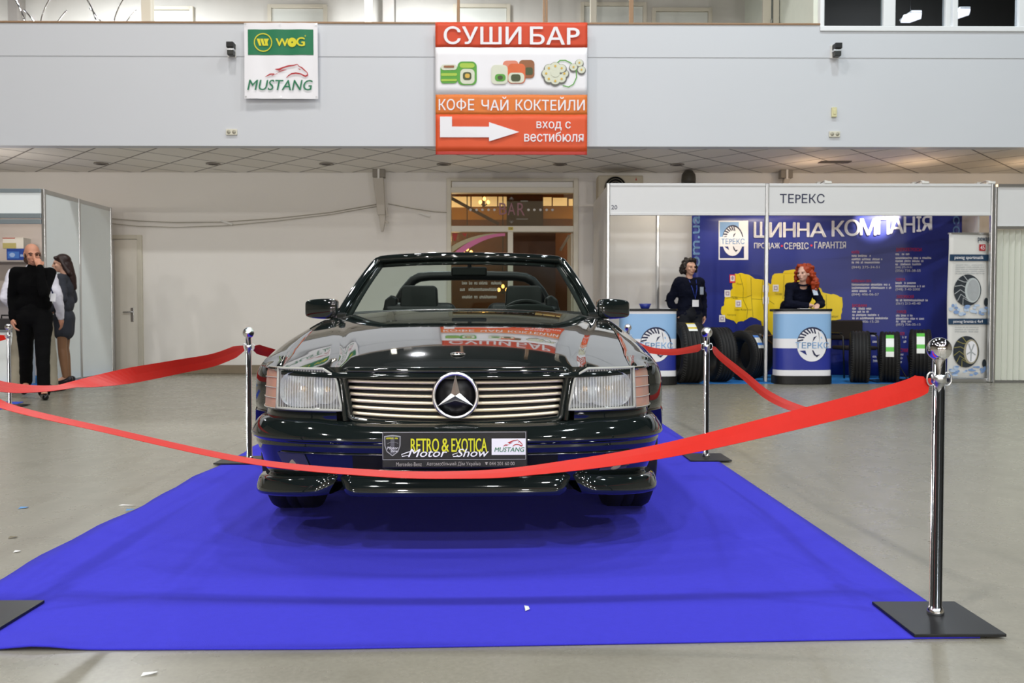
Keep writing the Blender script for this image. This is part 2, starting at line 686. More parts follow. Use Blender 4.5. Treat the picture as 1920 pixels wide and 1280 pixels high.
mb = MB()
mb.box(gx(1431), gx(1446), 12.9, 12.96, *zz)
mb.box(gx(1450), gx(1461), 12.9, 12.96, *zz)
mb.box(gx(1475), gx(1482), 12.9, 12.96, *zz)
mb.box(gx(1484.5), gx(1489), 12.9, 12.96, *zz)
mb.box(gx(1515), gx(1523), 12.9, 12.96, *zz)
part = struct(mb.build('partition_frame', M_FRAME, bevel=0.004))
MB().box(gx(1446), gx(1515), 12.92, 12.935, *zz).build('pane', M_GREYGLASS, part)
MB().tube([(gx(1445), 12.88, W(0, 41, 12.9)[1]), (gx(1445), 12.86, W(0, 33, 12.9)[1])], .012).build('handle', CHROME, part)

# the white plastic windows flush with the parapet, a dark room behind them
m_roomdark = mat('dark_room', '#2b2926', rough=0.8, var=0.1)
wx = [W(p, 30, YP)[0] for p in (1537, 1545, 1656, 1678, 1772, 1795, 1909, 1932)]
z0, zf0, z1 = zr + .002, W(1700, 50, YP)[1], 6.95
fr = MB()
fr.box(wx[0], wx[1], YP - .02, YP + .08, z0, z1)
fr.box(wx[2], wx[3], YP - .02, YP + .08, zf0, z1)
fr.box(wx[4], wx[4] + .07, YP - .02, YP + .08, zf0, z1).box(wx[5] - .07, wx[5], YP - .02, YP + .08, zf0, z1)
fr.box(wx[6], wx[7], YP - .02, YP + .08, zf0, z1)
fr.box(wx[0], HX - 1, YP - .03, YP + .09, z0, zf0)
win = struct(fr.build('window_1', PVC, bevel=0.008))
gl = MB()
for a, b_ in ((1, 2), (3, 4), (5, 6)):
    gl.box(wx[a], wx[b_], YP + .03, YP + .036, zf0, z1)
gl.build('pane', glassy('window_glass', '#c8ccd0'), win)
struct(MB().box(wx[0] - .05, wx[0] + .02, YP + .1, 14.8, 4.2, 6.75).build('wall_office', mat('office_side', '#dfe3d6', rough=0.6)))
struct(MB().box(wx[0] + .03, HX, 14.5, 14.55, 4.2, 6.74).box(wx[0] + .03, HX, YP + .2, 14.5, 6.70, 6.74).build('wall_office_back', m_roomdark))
for (p, q) in ((1707, 34), (1797, 27)):  # glowing panels added to stand for lamps mirrored in the window glass
    x, z = W(p, q, 13.3)
    t = thing('lamp_reflection', 'glowing panel added for a mirrored lamp behind the %s pane of the dark upper window' % ('middle' if p < 1750 else 'right-hand'),
              'lamp reflection', (x, 13.3, z), 0, 'lamp reflections behind the upper window')
    MB().prism([(-.15, -.08), (-.06, -.18), (.09, -.18), (.17, .0), (.08, .18), (-.07, .18)], -.01, .02, 0, 'xy').build('glow_panel', mat('reflection_white', '#ffffff', emit='#f4f2ff', estr=3.5, var=0), t)
    MB().box(-.08, .08, -.2, .2, .02, .05).build('housing', PVC, t)  # added backing and cord, no fixture hangs here
    MB().tube([(0, 0, .05), (0, 0, 6.70 - z)], .006, 6).build('cord', BLACK, t)

# upturned chrome chairs on the gallery
def upturned(name, label, x, z, s=1.0, rz=0.0):
    t = thing(name, label, 'chair', (x, 12.1, z), rz, 'chairs turned upside down on the gallery')
    MB().box(-.22, .22, -.2, .2, -.06, -.01).build('seat', BLACK, t, bevel=.015)
    for sx, sy in ((-1, -1), (1, -1), (-1, 1), (1, 1)):
        pts = []
        for i in range(9):
            u = i / 8
            pts.append((sx * (.11 + .2 * u ** 1.6) * s, sy * .17, -.02 + .46 * s * u * (1 if sy < 0 else .72)))
        MB().tube(pts, .011, 8).build('leg', CHROME, t)
    return t


x, z = W(74, 52, 12.1)
upturned('chair', 'chrome-legged chair turned upside down on the gallery, legs up, leftmost of two', x, z - .0)
x, z = W(205, 52, 12.1)
upturned('chair', 'chrome-legged chair turned upside down on the gallery beside the white post', x, z + .0, 1.05, .12)
xt0 = W(20, 50, 12.1)[0]; xt1 = W(255, 50, 12.1)[0]
t = thing('gallery_table', 'table behind the gallery parapet under the upturned chairs', 'table', ((xt0 + xt1) / 2, 12.1, 4.2))
MB().box(-(xt1 - xt0) / 2, (xt1 - xt0) / 2, -.3, .3, z - 4.2 - .1, z - 4.2 - .062).build('tabletop', WHITE, t, bevel=.004)
for sx in (-1, 1):
    for sy in (-1, 1):
        MB().tube([(sx * (xt1 - xt0) * .45, sy * .25, 0), (sx * (xt1 - xt0) * .45, sy * .25, z - 4.3)], .015, 8).build('leg', CHROME, t)

# downlights and a dark vent slot in the soffit
for k, (p, q) in enumerate([(190, 316), (400, 312.5), (612, 309), (832, 307), (1050, 309.5), (1270, 309)]):
    Y = 12.75
    x = W(p, q, Y)[0]
    t = thing('downlight', ['recessed downlight in the soffit, leftmost of the row, above the left booth end',
                            'recessed downlight in the soffit, second from the left of the row',
                            'recessed downlight in the soffit just left of the wall bracket',
                            'recessed downlight in the soffit below the orange banner, left of the bar door',
                            'recessed downlight in the soffit below the right end of the orange banner',
                            'recessed downlight in the soffit above the blue booth banner'][k], 'downlight', (x, Y, ZS), 0, 'downlights under the gallery')
    MB().lathe([(.075, -.001), (.105, -.001), (.11, -.012), (.075, -.016), (.07, -.004)], n=24).build('ring', mat('downlight_ring', '#8d857c', rough=0.4), t)
    MB().lathe([(.0001, -.003), (.072, -.003), (.072, -.009), (.0001, -.006)], n=20).build('lens', mat('downlight_dark', '#4d4843', rough=0.2), t)
x0 = W(1533, 306, 12.6)[0]; x1 = W(1590, 300, 12.6)[0]
tag(MB().box(x0, x1, 12.45, 12.6, ZS - .012, ZS - .001).build('air_vent', mat('vent_dark', '#55504b', rough=.6), bevel=.003),
    'dark narrow air vent slot in the soffit over the tyre booth', 'vent')

# the flush white door by the left booth
x0 = W(216, 500, YB)[0]; x1 = W(259, 500, YB)[0]; x2 = W(268, 500, YB)[0]
z1 = W(240, 441, YB)[1]; z2 = W(240, 449, YB)[1]
m_door = mat('door_paint', '#f0eadd', rough=0.45, var=0.02)
d1 = struct(MB().box(x0, x1, YB - .03, YB - .002, .03, z2).build('door_1', m_door, bevel=.004))
MB().box(x1 + .005, x2, YB - .05, YB - .002, 0.001, z1).box(x0 - .3, x1 + .005, YB - .05, YB - .002, z2 + .005, z1).build('door_frame', M_FRAME, d1, bevel=.005)
hx, hz = W(248, 588, YB - .04)
MB().box(hx - .025, hx + .02, YB - .042, YB - .03, hz - .13, hz + .1).tube([(hx, YB - .03, hz + .03), (hx, YB - .085, hz + .03), (hx - .13, YB - .085, hz + .025)], .011, 8).build('handle', ALU, d1, bevel=.004)

# ------------------------------------------------------------------ the bar doorway
bar = thing('bar_door', 'cream framed glass double door with BAR lettering in the back wall behind the car', 'door', (0, YB, 0))
bar['kind'] = 'structure'


def bx(p):
    return W(p, 400, YB)[0]


def bzz(q):
    return W(950, q, YB)[1]


fr = MB()
Y0, Y1 = -.05, .12
fr.box(bx(838), bx(846), Y0, Y1, 0.001, bzz(335)).box(bx(1075), bx(1084), Y0, Y1, 0.001, bzz(335))
fr.box(bx(846), bx(1075), Y0, Y1, bzz(340), bzz(335)).box(bx(846), bx(1075), Y0, Y1, bzz(362), bzz(352))
fr.box(bx(846), bx(1075), Y0, Y1, bzz(435), bzz(424))
fr.box(bx(952), bx(962), Y0, Y1, 0.001, bzz(435))
fr.build('frame', M_FRAME, bar, bevel=.006)
MB().box(bx(847), bx(1074), 0, .05, bzz(351.5), bzz(340.5)).build('head_panel', WHITE, bar)
m_bg = glassy('door_glass', '#f2ead8')
MB().box(bx(846), bx(1075), .03, .036, bzz(424), bzz(362)).build('transom_pane', m_bg, bar)
MB().box(bx(846), bx(952), .03, .036, .1, bzz(435)).build('pane', m_bg, bar)
pi = MB()
# pink crescent sticker on the left pane with a pale upper edge
arc = []
for i in range(15):
    u = i / 14
    arc.append((846 + 101 * u, 481 - 44 * (1 - (1 - u) ** 2) ** .8))
low = []
for i in range(15):
    u = i / 14
    low.append((947 - 94 * u, 442 + 44 * (u ** 1.9)))
top2 = [(846 + 88 * i / 12, 462 - 25 * (1 - (1 - i / 12) ** 2) ** .9) for i in range(13)]
low2 = [(p[0], p[1] + 12 * (1 - (p[0] - 846) / 90)) for p in reversed(top2)]
pi.poly([(bx(p), bzz(q)) for p, q in top2 + low2], .022, 1)
pi.poly([(bx(p), bzz(q)) for p, q in [(a, b) for a, b in arc if a < 948] + low], .018, 0)
for pts in ([(848, 437), (858, 437), (854, 452), (850, 450)], [(866, 437), (876, 437), (872, 444)]):
    pi.poly([(bx(p), bzz(q)) for p, q in pts], .024, 2)
pi.build('sticker', [mat('sticker_pink', '#d874a4', rough=.5), mat('sticker_beige', '#b9b08c', rough=.5), mat('sticker_red', '#a8281c', rough=.5)], bar)
lt = MB()
for i, s in enumerate('BAR'):
    p0 = (936, 952, 970)[i]
    lt.text(s, bx(p0), bx(p0 + 14), bzz(402 + i * .8), bzz(380), .02, 0, -.01)
for p in (882, 893.5, 904.5, 916, 927):
    lt.disc(bx(p), bzz(393), .021, .021, .02, 1, 12)
for p in (991, 1002, 1013.5, 1025, 1036):
    lt.disc(bx(p), bzz(393), .021, .021, .02, 1, 12)
for q, sg in ((373.5, 1), (413.5, -1)):
    for k in range(4):
        lt.poly([(bx(953 + k), bzz(q + sg * k)), (bx(959), bzz(q - sg * (5 - k))), (bx(965 - k), bzz(q + sg * k)), (bx(959), bzz(q - sg * (4 - k)))], .02 - k * .0005, 2)
lt.rect(bx(976), bx(990), bzz(377.5), bzz(375.5), .02, 2).rect(bx(968), bx(990), bzz(411), bzz(409.5), .02, 2)
lt.build('lettering', [mat('letter_pink', '#a0707c', rough=.5), mat('letter_white', '#d9d6d2', rough=.5), mat('letter_grey', '#96938c', rough=.5)], bar)
tg = MB().box(bx(953), bx(962), -.056, -.05, bzz(432), bzz(426))
tg.text('134', bx(954.5), bx(960.5), bzz(430.7), bzz(427.5), -.058, 1)
tg.build('number_tag', [mat('tag_yellow', '#cdb84a'), BLACK], bar)
mk = MB()
for q, a, b_, sd in ((529, 866, 895, 1), (529, 898, 940, 4), (541, 862, 938, 2), (555, 866, 932, 3)):
    mk.marks(bx(a), bx(b_), bzz(q + 4), bzz(q - 2), .024, 0, sd)
mk.build('window_print', mat('print_white', '#d9d4cc'), bar)
# the open right-hand leaf, swung into the room
MB().box(bx(1072), bx(1075), .1, .95, .02, bzz(436)).build('open_leaf', M_FRAME, bar, bevel=.004)
MB().bar((bx(1068), .12, bzz(440)), (bx(1055), .5, bzz(464)), .03, .03).build('door_closer', ALU, bar)

# what the doorway opens on: a warm brown bar room
m_bar = mat('bar_brown', '#6e4526', rough=.7, var=.12, scale=3)
m_ochre = mat('bar_ochre', '#c08a3a', rough=.7, var=.1, scale=2)
m_bdark = mat('bar_dark', '#33241a', rough=.6, var=.1)
YR = 15.6
struct(MB().box(-3.2, 3.4, YR, YR + .1, 0, 3.24).build('wall_bar_back', m_bar))
struct(MB().box(-3.3, -3.2, YB + .2, YR, 0, 3.24).box(3.4, 3.5, YB + .2, YR, 0, 3.24).build('wall_bar_side', m_bar))


def rx(p, Y=YR):
    return W(p, 400, Y)[0]


def rz(q, Y=YR):
    return W(950, q, Y)[1]


# glowing panels added as the hall windows' reflections in the transom glass
wl = MB()
for a, b_, q0, q1 in ((846, 882, 389, 369), (884.5, 904, 388, 369), (908, 932, 387, 369), (934.5, 950, 387, 369),
                      (1017, 1034, 386, 370), (1036.5, 1063, 386, 371), (1066, 1076, 386, 373)):
    wl.box(rx(a), rx(b_), YR - .03, YR - .02, rz(q0), rz(q1))
struct(wl.build('mirrored_windows', mat('window_reflection', '#f5dfb2', emit='#ffe2ad', estr=0.72, var=0)))
struct(MB().box(rx(846), rx(950), YR - .02, YR - .001, rz(412), rz(389)).box(rx(1017), rx(1090), YR - .02, YR - .001, rz(410), rz(387)).build('trim_2', m_ochre))
struct(MB().box(rx(950), rx(1017), YR - .3, YR - .05, 0, 3.24).build('column', m_bdark))
struct(MB().bar((rx(836, 15.1), 15.1, rz(366, 15.1)), (rx(935, 15.1), 15.1, rz(420, 15.1)), .1, .05).build('trim_3', m_bdark))
struct(MB().box(bx(962), bx(1050), 14.7, 14.75, 0, 2.5).build('wall_bar_screen', mat('bar_screen', '#4a2e1a', rough=.6, var=.15)))
for k, (p, q, Y) in enumerate([(876, 470, 14.6), (908, 376, 14.8), (943, 540, 14.5)]):
    x, z = W(p, q, Y)
    t = thing('chandelier', ['small chandelier with glowing bulbs seen behind the pink crescent on the glass door',
                             'hanging lamp with two glowing bulbs seen through the glass above the bar door',
                             'low wall lamp with glowing bulbs seen through the windscreen in the bar'][k], 'lamp', (x, Y, z))
    MB().tube([(0, 0, .06), (0, 0, max(.1, 3.24 - z))], .008, 6).build('cord', BLACK, t)
    MB().tube([(-.07, 0, -.05), (0, 0, -.09), (.07, 0, -.05)], .012, 8).tube([(0, 0, -.09), (0, 0, .06)], .012, 8).build('arm', BLACK, t)
    b = MB()
    for bxx, bz_ in ((-.07, -.03), (.07, -.03), (0, .03)):
        b.ell((bxx, -.02, bz_), (.028, .028, .036), 10, 8)
    b.build('bulb', mat('bulb_glow', '#ffd9a0', emit='#ffc373', estr=6, var=0), t)
point('bar_lamp', (-.9, 14.5, 2.3), 22, .12)
point('bar_lamp', (1.6, 14.9, 2.3), 16, .12)

# ------------------------------------------------------------------ fittings on walls
def wall_box(p, q, label):
    x, z = W(p, q, YP)
    t = thing('wall_sensor', label, 'sensor', (x, YP - .008, z))
    MB().box(-.06, .055, -.02, -.001, -.09, .09).build('back_plate', WHITE, t, bevel=.004)
    MB().box(-.04, .055, -.14, -.02, .01, .085).build('body', BLACK, t, bevel=.008)
    MB().box(-.045, .05, -.11, -.02, -.02, .01).build('bracket', ALU, t, bevel=.004)
    MB().box(-.035, .05, -.12, -.02, -.085, -.02).build('lower_body', mat('sensor_dark', '#23241f', rough=.3), t, bevel=.008)
    return t


wall_box(436, 96, 'small black wall sensor on the parapet left of the green and white banner')
wall_box(1564, 98, 'small black wall sensor on the parapet under the dark upper windows')


def socket(p, q, label):
    x, z = W(p, q, YP)
    t = thing('wall_socket', label, 'socket', (x, YP - .001, z), 0, 'double sockets on the parapet')
    MB().box(-.075, .075, -.022, 0, -.04, .04).build('plate', mat('socket_cream', '#d9d5c3', rough=.4), t, bevel=.006)
    for s in (-1, 1):
        MB().lathe([(.026, -.024), (.026, -.0225), (.018, -.021), (.0001, -.0215)], (s * .036, 0, 0), 'y', 16).build('outlet', mat('socket_shade', '#a9a595', rough=.5), t)


socket(435, 248, 'cream double socket low on the parapet, left of the green and white banner')
socket(1564, 252, 'cream double socket low on the parapet, below the yellowish switch')
x, z = W(1563, 211, YP)
tag(MB().box(-.035, .035, -.03, 0, -.065, .065).box(-.018, .018, -.038, -.03, -.03, .03).build('wall_switch', mat('switch_yellow', '#d9d3a6', rough=.4), bevel=.005, loc=(x, YP - .001, z)),
    'narrow yellowish switch on the parapet above the right-hand double socket', 'switch')

# heavy hanger brackets at the top of the lower back wall
def bracket(p, label, tilt):
    x = W(p, 360, YB - .25)[0]
    t = thing('wall_bracket', label, 'bracket', (x, YB - .25, ZS), 0, 'hanger brackets under the gallery')
    MB().box(-.095, .095, -.06, .06, -.13, -.001).build('clamp', mat('bracket_dark', '#8c857a', rough=.5), t, bevel=.006)
    MB().bar((0, -.065, 0.0), (0.0, -.065, -.15), .03, .02).build('bolt', WHITE, t)
    if not tilt:
        MB().prism([(-.09, -.13), (.07, -.13), (.1, -.72), (-.02, -.72)], -.05, .05).build('arm', mat('bracket_white', '#c4bdb2', rough=.5), t, bevel=.008)
        MB().prism([(0, -.72), (.1, -.72), (.09, -.85), (.06, -.98), (.03, -.98)], -.04, .04).bar((.11, 0, -.6), (.13, 0, -.74), .03, .05).bar((.08, 0, -.8), (.14, 0, -.84), .03, .04).build('hook', mat('bracket_white', '#c4bdb2'), t, bevel=.005)
    else:
        MB().prism([(-.03, -.13), (.06, -.13), (-.14, -.8), (-.22, -.8)], -.05, .05).build('arm', mat('bracket_white', '#c4bdb2', rough=.5), t, bevel=.008)


bracket(711, 'pale steel hanger bracket on the back wall, left of the bar door', False)
bracket(1473, 'slanting pale hanger bracket above the tyre booth', True)

# slack cables along the back wall
M_CABLE = mat('cable_grey', '#aaa498', rough=.6)


def cable(pts, label, Y=YB - .04, r=.007, mid=None):
    P = []
    for a, b_ in zip(pts[:-1], pts[1:]):
        for i in range(12):
            u = i / 12
            P.append((a[0] + (b_[0] - a[0]) * u, a[1] + (b_[1] - a[1]) * u))
    P.append(pts[-1])
    return tag(MB().tube([(W(p, q, Y)[0], Y, W(p, q, Y)[1]) for p, q in P], r, 6).build('cable', M_CABLE), label, 'cable')


cable([(200, 409), (260, 414), (330, 417), (420, 416), (520, 409), (620, 398), (706, 383)], 'upper slack cable on the back wall running left from the hanger bracket')
cable([(200, 418), (260, 424), (330, 426), (420, 423), (520, 414), (620, 402), (706, 387)], 'lower slack cable on the back wall running left from the hanger bracket', r=.006)
cable([(728, 382), (775, 391), (815, 397), (838, 398)], 'short slack cable on the back wall between the hanger bracket and the bar door')
for p, q, l in ((425, 417, 'small white cable clip hanging on the slack cable left of the bracket'), (796, 402, 'small white cable clip hanging on the cable beside the bar door')):
    x, z = W(p, q, YB - .06)
    tag(MB().bar((-.09, 0, .03), (.09, 0, -.03), .03, .03).build('cable_clip', WHITE, loc=(x, YB - .065, z)), l, 'clip')

# air conditioner and round lamp high on the wall behind the booth
x0 = W(1120, 330, 13.1)[0]; x1 = W(1204, 330, 13.1)[0]; z1 = W(1150, 331, 13.1)[1]
t = thing('air_conditioner', 'beige air conditioner unit on the back wall behind the booth top', 'air conditioner', (x0, 12.98, z1 - .37))
MB().box(0, x1 - x0, 0, .3, 0, .37).build('case', mat('ac_beige', '#b9b09c', rough=.5), t, bevel=.015)
MB().lathe([(.17, -.012), (.17, -.001), (.0001, -.001)], ((x1 - x0) * .38, 0, .185), 'y', 28).build('fan_opening', BLACK, t)
gr = MB()
for rr in (.05, .09, .13, .165):
    gr.tube([((x1 - x0) * .38 + rr * math.cos(a * PI / 12), -.02, .185 + rr * math.sin(a * PI / 12)) for a in range(24)], .004, 5, closed=True)
gr.build('grille', mat('ac_grille', '#8f8878'), t)
MB().prism([((x1 - x0) * .82, .29), ((x1 - x0) * .86, .29), ((x1 - x0) * .84, .34)], -.003, -.001).build('badge', mat('ac_red', '#b03a30'), t)
MB().box(.05, x1 - x0 - .05, .3, .48, .04, .1).build('wall_mount', ALU, t)
x, z = W(1291, 333, 13.2)
t = thing('wall_lamp', 'dark round lamp shade on the back wall just above the booth', 'lamp', (x, 13.2, z))
MB().lathe([(.0001, .12), (.06, .11), (.105, .05), (.115, -.04), (.11, -.1), (.1, -.1), (.1, -.04), (.0001, .08)], n=24).build('lamp_shade', mat('lamp_olive', '#4a463e', rough=.5), t)
MB().tube([(0, 0, .02), (0, .28, .05)], .02, 8).build('arm', mat('lamp_olive', '#4a463e'), t)
# ------------------------------------------------------------------ helpers for things built in hall coordinates
def wb(mb, name, mats, t, **k):
    return mb.build(name, mats, t, loc=-Vector(t.location), **k)


def stroke(mb, pts, w, y, mi=0, fy=None):
    """a painted line of varying width through pts (x, z)"""
    n = len(pts)
    ww = w if isinstance(w, (list, tuple)) else [w] * n
    A = []
    for i, p in enumerate(pts):
        q = pts[min(i + 1, n - 1)]; o = pts[max(i - 1, 0)]
        t = Vector((q[0] - o[0], q[1] - o[1]))
        t = t.normalized() if t.length > 1e-9 else Vector((1, 0))
        nx, nz = -t.y, t.x
        A.append([(p[0] + nx * ww[i] / 2, y, p[1] + nz * ww[i] / 2), (p[0] - nx * ww[i] / 2, y, p[1] - nz * ww[i] / 2)])
    return mb.grid(A, mi, False)


def horse(mb, fx, fz, y, mi, s):
    """running horse's head and mane as brush strokes; fx, fz map 0..1 to the place"""
    def P(l):
        return [(fx(a), fz(b)) for a, b in l]
    stroke(mb, P([(0, .1), (.12, .28), (.22, .3), (.16, .18), (.3, .34)]), [.2 * s, .9 * s, .6 * s, .3 * s, .2 * s], y, mi)
    stroke(mb, P([(.24, .62), (.33, .6), (.42, .74), (.55, .86), (.68, .9), (.76, .97), (.8, .82), (.86, .74), (.93, .55), (.99, .4)]),
           [.3 * s, 1.4 * s, .8 * s, .9 * s, .7 * s, .4 * s, .5 * s, .7 * s, .7 * s, .4 * s], y, mi)
    stroke(mb, P([(.99, .4), (1, .24), (.95, .14), (.9, .2), (.84, .3), (.72, .36), (.62, .32), (.55, .2), (.5, .05)]),
           [.4 * s, .8 * s, 1.0 * s, .9 * s, .7 * s, .9 * s, .8 * s, .6 * s, .3 * s], y, mi)
    stroke(mb, P([(.3, .4), (.42, .56), (.5, .6)]), [.2 * s, .6 * s, .2 * s], y, mi)
    stroke(mb, P([(.78, .66), (.83, .6)]), [.3 * s, .5 * s], y, mi)


M_INKWHITE = mat('ink_white', '#efeef2', rough=.5, var=0.01)
M_RED = mat('ribbon_red', '#c61c0c', rough=.5, var=.06, scale=30, spec=.25)
M_CARPET = mat('carpet_blue', '#3b38c4', rough=.95, var=.06, scale=40, bump=.35, bscale=420, sheen=.05, spec=.1)
M_NAVY = mat('ink_navy', '#1b2a78', rough=.45, var=.04)
M_SKY = mat('ink_sky', '#8fb6e0', rough=.45, var=.03)
M_INKDARK = mat('ink_dark', '#1f2348', rough=.5)

# ------------------------------------------------------------------ big banner on the parapet
YS = YP - .1


def sx(p):
    return W(p, 160, YS)[0]


def sz(q):
    return W(955, q, YS)[1]


def cloth(v, amp=.007, k=7.0):
    return (v[0], v[1] + amp * math.sin(v[0] * k + .7 * v[2]) * (.4 + .6 * math.sin(v[2] * 1.7 + 1)) + .002 * math.sin(v[0] * 23 + v[2] * 5), v[2])


cx0, cz0 = (sx(816) + sx(1102)) / 2, sz(290)
ban = thing('sushi_banner', 'large orange and white hanging banner with an arrow and sushi pictures on the parapet', 'banner', (cx0, YS, cz0))
B0 = MB()
bands = [(42, 89, 0), (89, 177.5, 1), (177.5, 214.5, 2), (214.5, 284, 3), (284, 290, 4)]
for q0, q1, mi in bands:
    P = []
    for i in range(49):
        a = sx(816.5) + (sx(1101) - sx(816.5)) * i / 48
        P.append([(a, YS, sz(q0) + (sz(q1) - sz(q0)) * j / 6) for j in range(7)])
    B0.grid(P, mi, True, flip=True)
B0.warp(cloth)
o = wb(B0, 'cloth', [mat('banner_red', '#d2451f', rough=.5, var=.03), M_INKWHITE, mat('banner_orange', '#e27a2e', rough=.5, var=.03),
                     mat('banner_vermilion', '#df5426', rough=.5, var=.03), mat('banner_hem', '#b8342a', rough=.5)], ban)
md = o.modifiers.new('thick', 'SOLIDIFY'); md.thickness = .004; md.offset = -1
L = MB()
yl = YS - .02
L.text('СУШИ', sx(833), sx(977), sz(84), sz(51), yl, 0, .022)
L.text('БАР', sx(994), sx(1086), sz(84), sz(51), yl, 0, .022)
L.text('КО', sx(823), sx(853), sz(207.5), sz(186.5), yl, 0, .012)
L.text('О', sx(856), sx(874), sz(205), sz(189.5), yl, 0, .012)
L.rect(sx(863.6), sx(866.4), sz(208), sz(186), yl - .001, 0)
L.text('Е', sx(878), sx(889), sz(207.5), sz(186.5), yl, 0, .012)
L.text('ЧАЙ', sx(903), sx(953), sz(207.5), sz(182), yl, 0, .012)
L.text('КОКТЕЙЛИ', sx(967), sx(1096), sz(207.5), sz(182), yl, 0, .012)
L.text('вход с', sx(1006), sx(1070), sz(244.5), sz(228), yl, 0, .012)
L.text('вестибюля', sx(983), sx(1094), sz(266), sz(247), yl, 0, .012)
L.poly([(sx(p), sz(q)) for p, q in [(825, 219.5), (847.5, 219.5), (847.5, 238), (917, 238), (917, 229.5), (973.5, 248), (917, 265.5), (917, 258), (825, 258)]], yl)
L.warp(cloth)
wb(L, 'lettering', M_INKWHITE, ban)
K = MB()
cols = [mat('sushi_green', '#5aa23c', rough=.5), mat('sushi_lime', '#a9c84a', rough=.5), mat('sushi_rice', '#d9dcc8', rough=.5), mat('sushi_nori', '#4a5230', rough=.5),
        mat('sushi_salmon', '#dd6a3a', rough=.5), mat('sushi_pink', '#e08a70', rough=.5), mat('sushi_brown', '#96603c', rough=.5), mat('sushi_grey', '#6a6a66', rough=.5), mat('sushi_yellow', '#d8b04a', rough=.5)]


def pp(*l):
    return [(sx(a), sz(b)) for a, b in l]


def rr_(x0, x1, q0, q1, r, n=4):
    out = []
    for cx, cy, a0 in ((x1 - r, q0 + r, -90), (x1 - r, q1 - r, 0), (x0 + r, q1 - r, 90), (x0 + r, q0 + r, 180)):
        for i in range(n + 1):
            a = R(a0 + 90 * i / n)
            out.append((sx(cx + r * math.cos(a)), sz(cy + r * math.sin(a))))
    return out


y1_, y2_, y3_, y4_ = YS - .010, YS - .0125, YS - .015, YS - .0175
K.poly(rr_(826, 858, 123, 157, 6), y1_, 0); K.poly(rr_(827, 857, 138, 143, 2), y2_, 1); K.poly(rr_(827, 857, 149, 153, 2), y2_, 1)
K.poly(rr_(827, 857, 122, 132, 5), y2_, 2); K.poly(rr_(832, 852, 124, 128, 2), y3_, 6)
K.poly(rr_(858, 894, 116, 160, 9), y1_, 0); K.poly(rr_(862, 890, 119, 128, 5), y2_, 1); K.poly(rr_(863, 890, 130, 158, 8), y2_, 2)
K.poly(rr_(868, 884, 136, 151, 5), y3_, 3); K.poly(rr_(872, 881, 139, 147, 3), y4_, 8)
K.poly(rr_(943, 972, 114, 146, 7), y1_, 5); K.poly(rr_(973, 1002, 113, 147, 7), y1_, 6); K.poly(rr_(984, 999, 127, 141, 4), y2_, 3)
K.poly(rr_(921, 952, 122, 158, 8), y2_, 2); K.poly(rr_(928, 948, 139, 153, 6), y3_, 0); K.poly(rr_(933, 943, 142, 150, 4), y4_, 3)
K.poly(rr_(952, 985, 120, 157, 8), y2_, 4); K.poly(rr_(953, 983, 137, 156, 7), y3_, 2); K.poly(rr_(958, 976, 140, 153, 5), y4_, 3)
for i in range(8):
    a = R(45 * i)
    K.disc(sx(1041 + 16 * math.cos(a)), sz(139 + 13 * math.sin(a)), .075, .07, y1_ - .0004 * i, 7, 16)
    K.disc(sx(1041 + 16 * math.cos(a)), sz(137.5 + 13 * math.sin(a)), .062, .055, y2_ - .0004 * i, 2, 16)
    K.disc(sx(1041 + 17 * math.cos(a)), sz(138 + 14 * math.sin(a)), .016, .016, y4_ - .001, 8, 8)
K.disc(sx(1041), sz(137), .062, .055, y4_, 2, 16)
for (a, b) in ((1075, 126), (1086, 118), (1090, 131)):
    K.disc(sx(a), sz(b + 1.5), .06, .06, y1_, 7, 16); K.disc(sx(a), sz(b), .05, .047, y2_, 2, 16); K.disc(sx(a), sz(b), .014, .014, y4_, 8, 8)
stroke(K, pp((1042, 120), (1050, 113), (1060, 113), (1070, 118), (1080, 130), (1081, 145), (1075, 158), (1066, 163), (1055, 160)), .014, y1_, 0)
K.warp(cloth)
wb(K, 'printed_pictures', cols, ban)
# eyelet cords at the upper corners
for p in (818, 1099):
    wb(MB().tube([(sx(p), YS, sz(44)), (sx(p), YP + .05, sz(41))], .004, 6), 'cord', M_INKWHITE, ban)

# green and white banner
YW = YP - .07


def vx(p):
    return W(p, 110, YW)[0]


def vz(q):
    return W(527, q, YW)[1]


def cloth2(v):
    return (v[0], v[1] + .004 * math.sin((v[0] + 3) * 20) + .006 * math.sin(v[2] * 4 + v[0] * 3), v[2])


wog = thing('fuel_banner', 'square white banner with green block and red horse mark on the parapet', 'banner', ((vx(458) + vx(596)) / 2, YW, vz(185)))
B0 = MB()


def sheet(mb, x0, x1, z0, z1, y, mi, nx=30, nz=10):
    P = []
    for i in range(nx + 1):
        P.append([(x0 + (x1 - x0) * i / nx, y, z1 + (z0 - z1) * j / nz) for j in range(nz + 1)])
    return mb.grid(P, mi, True, flip=True)


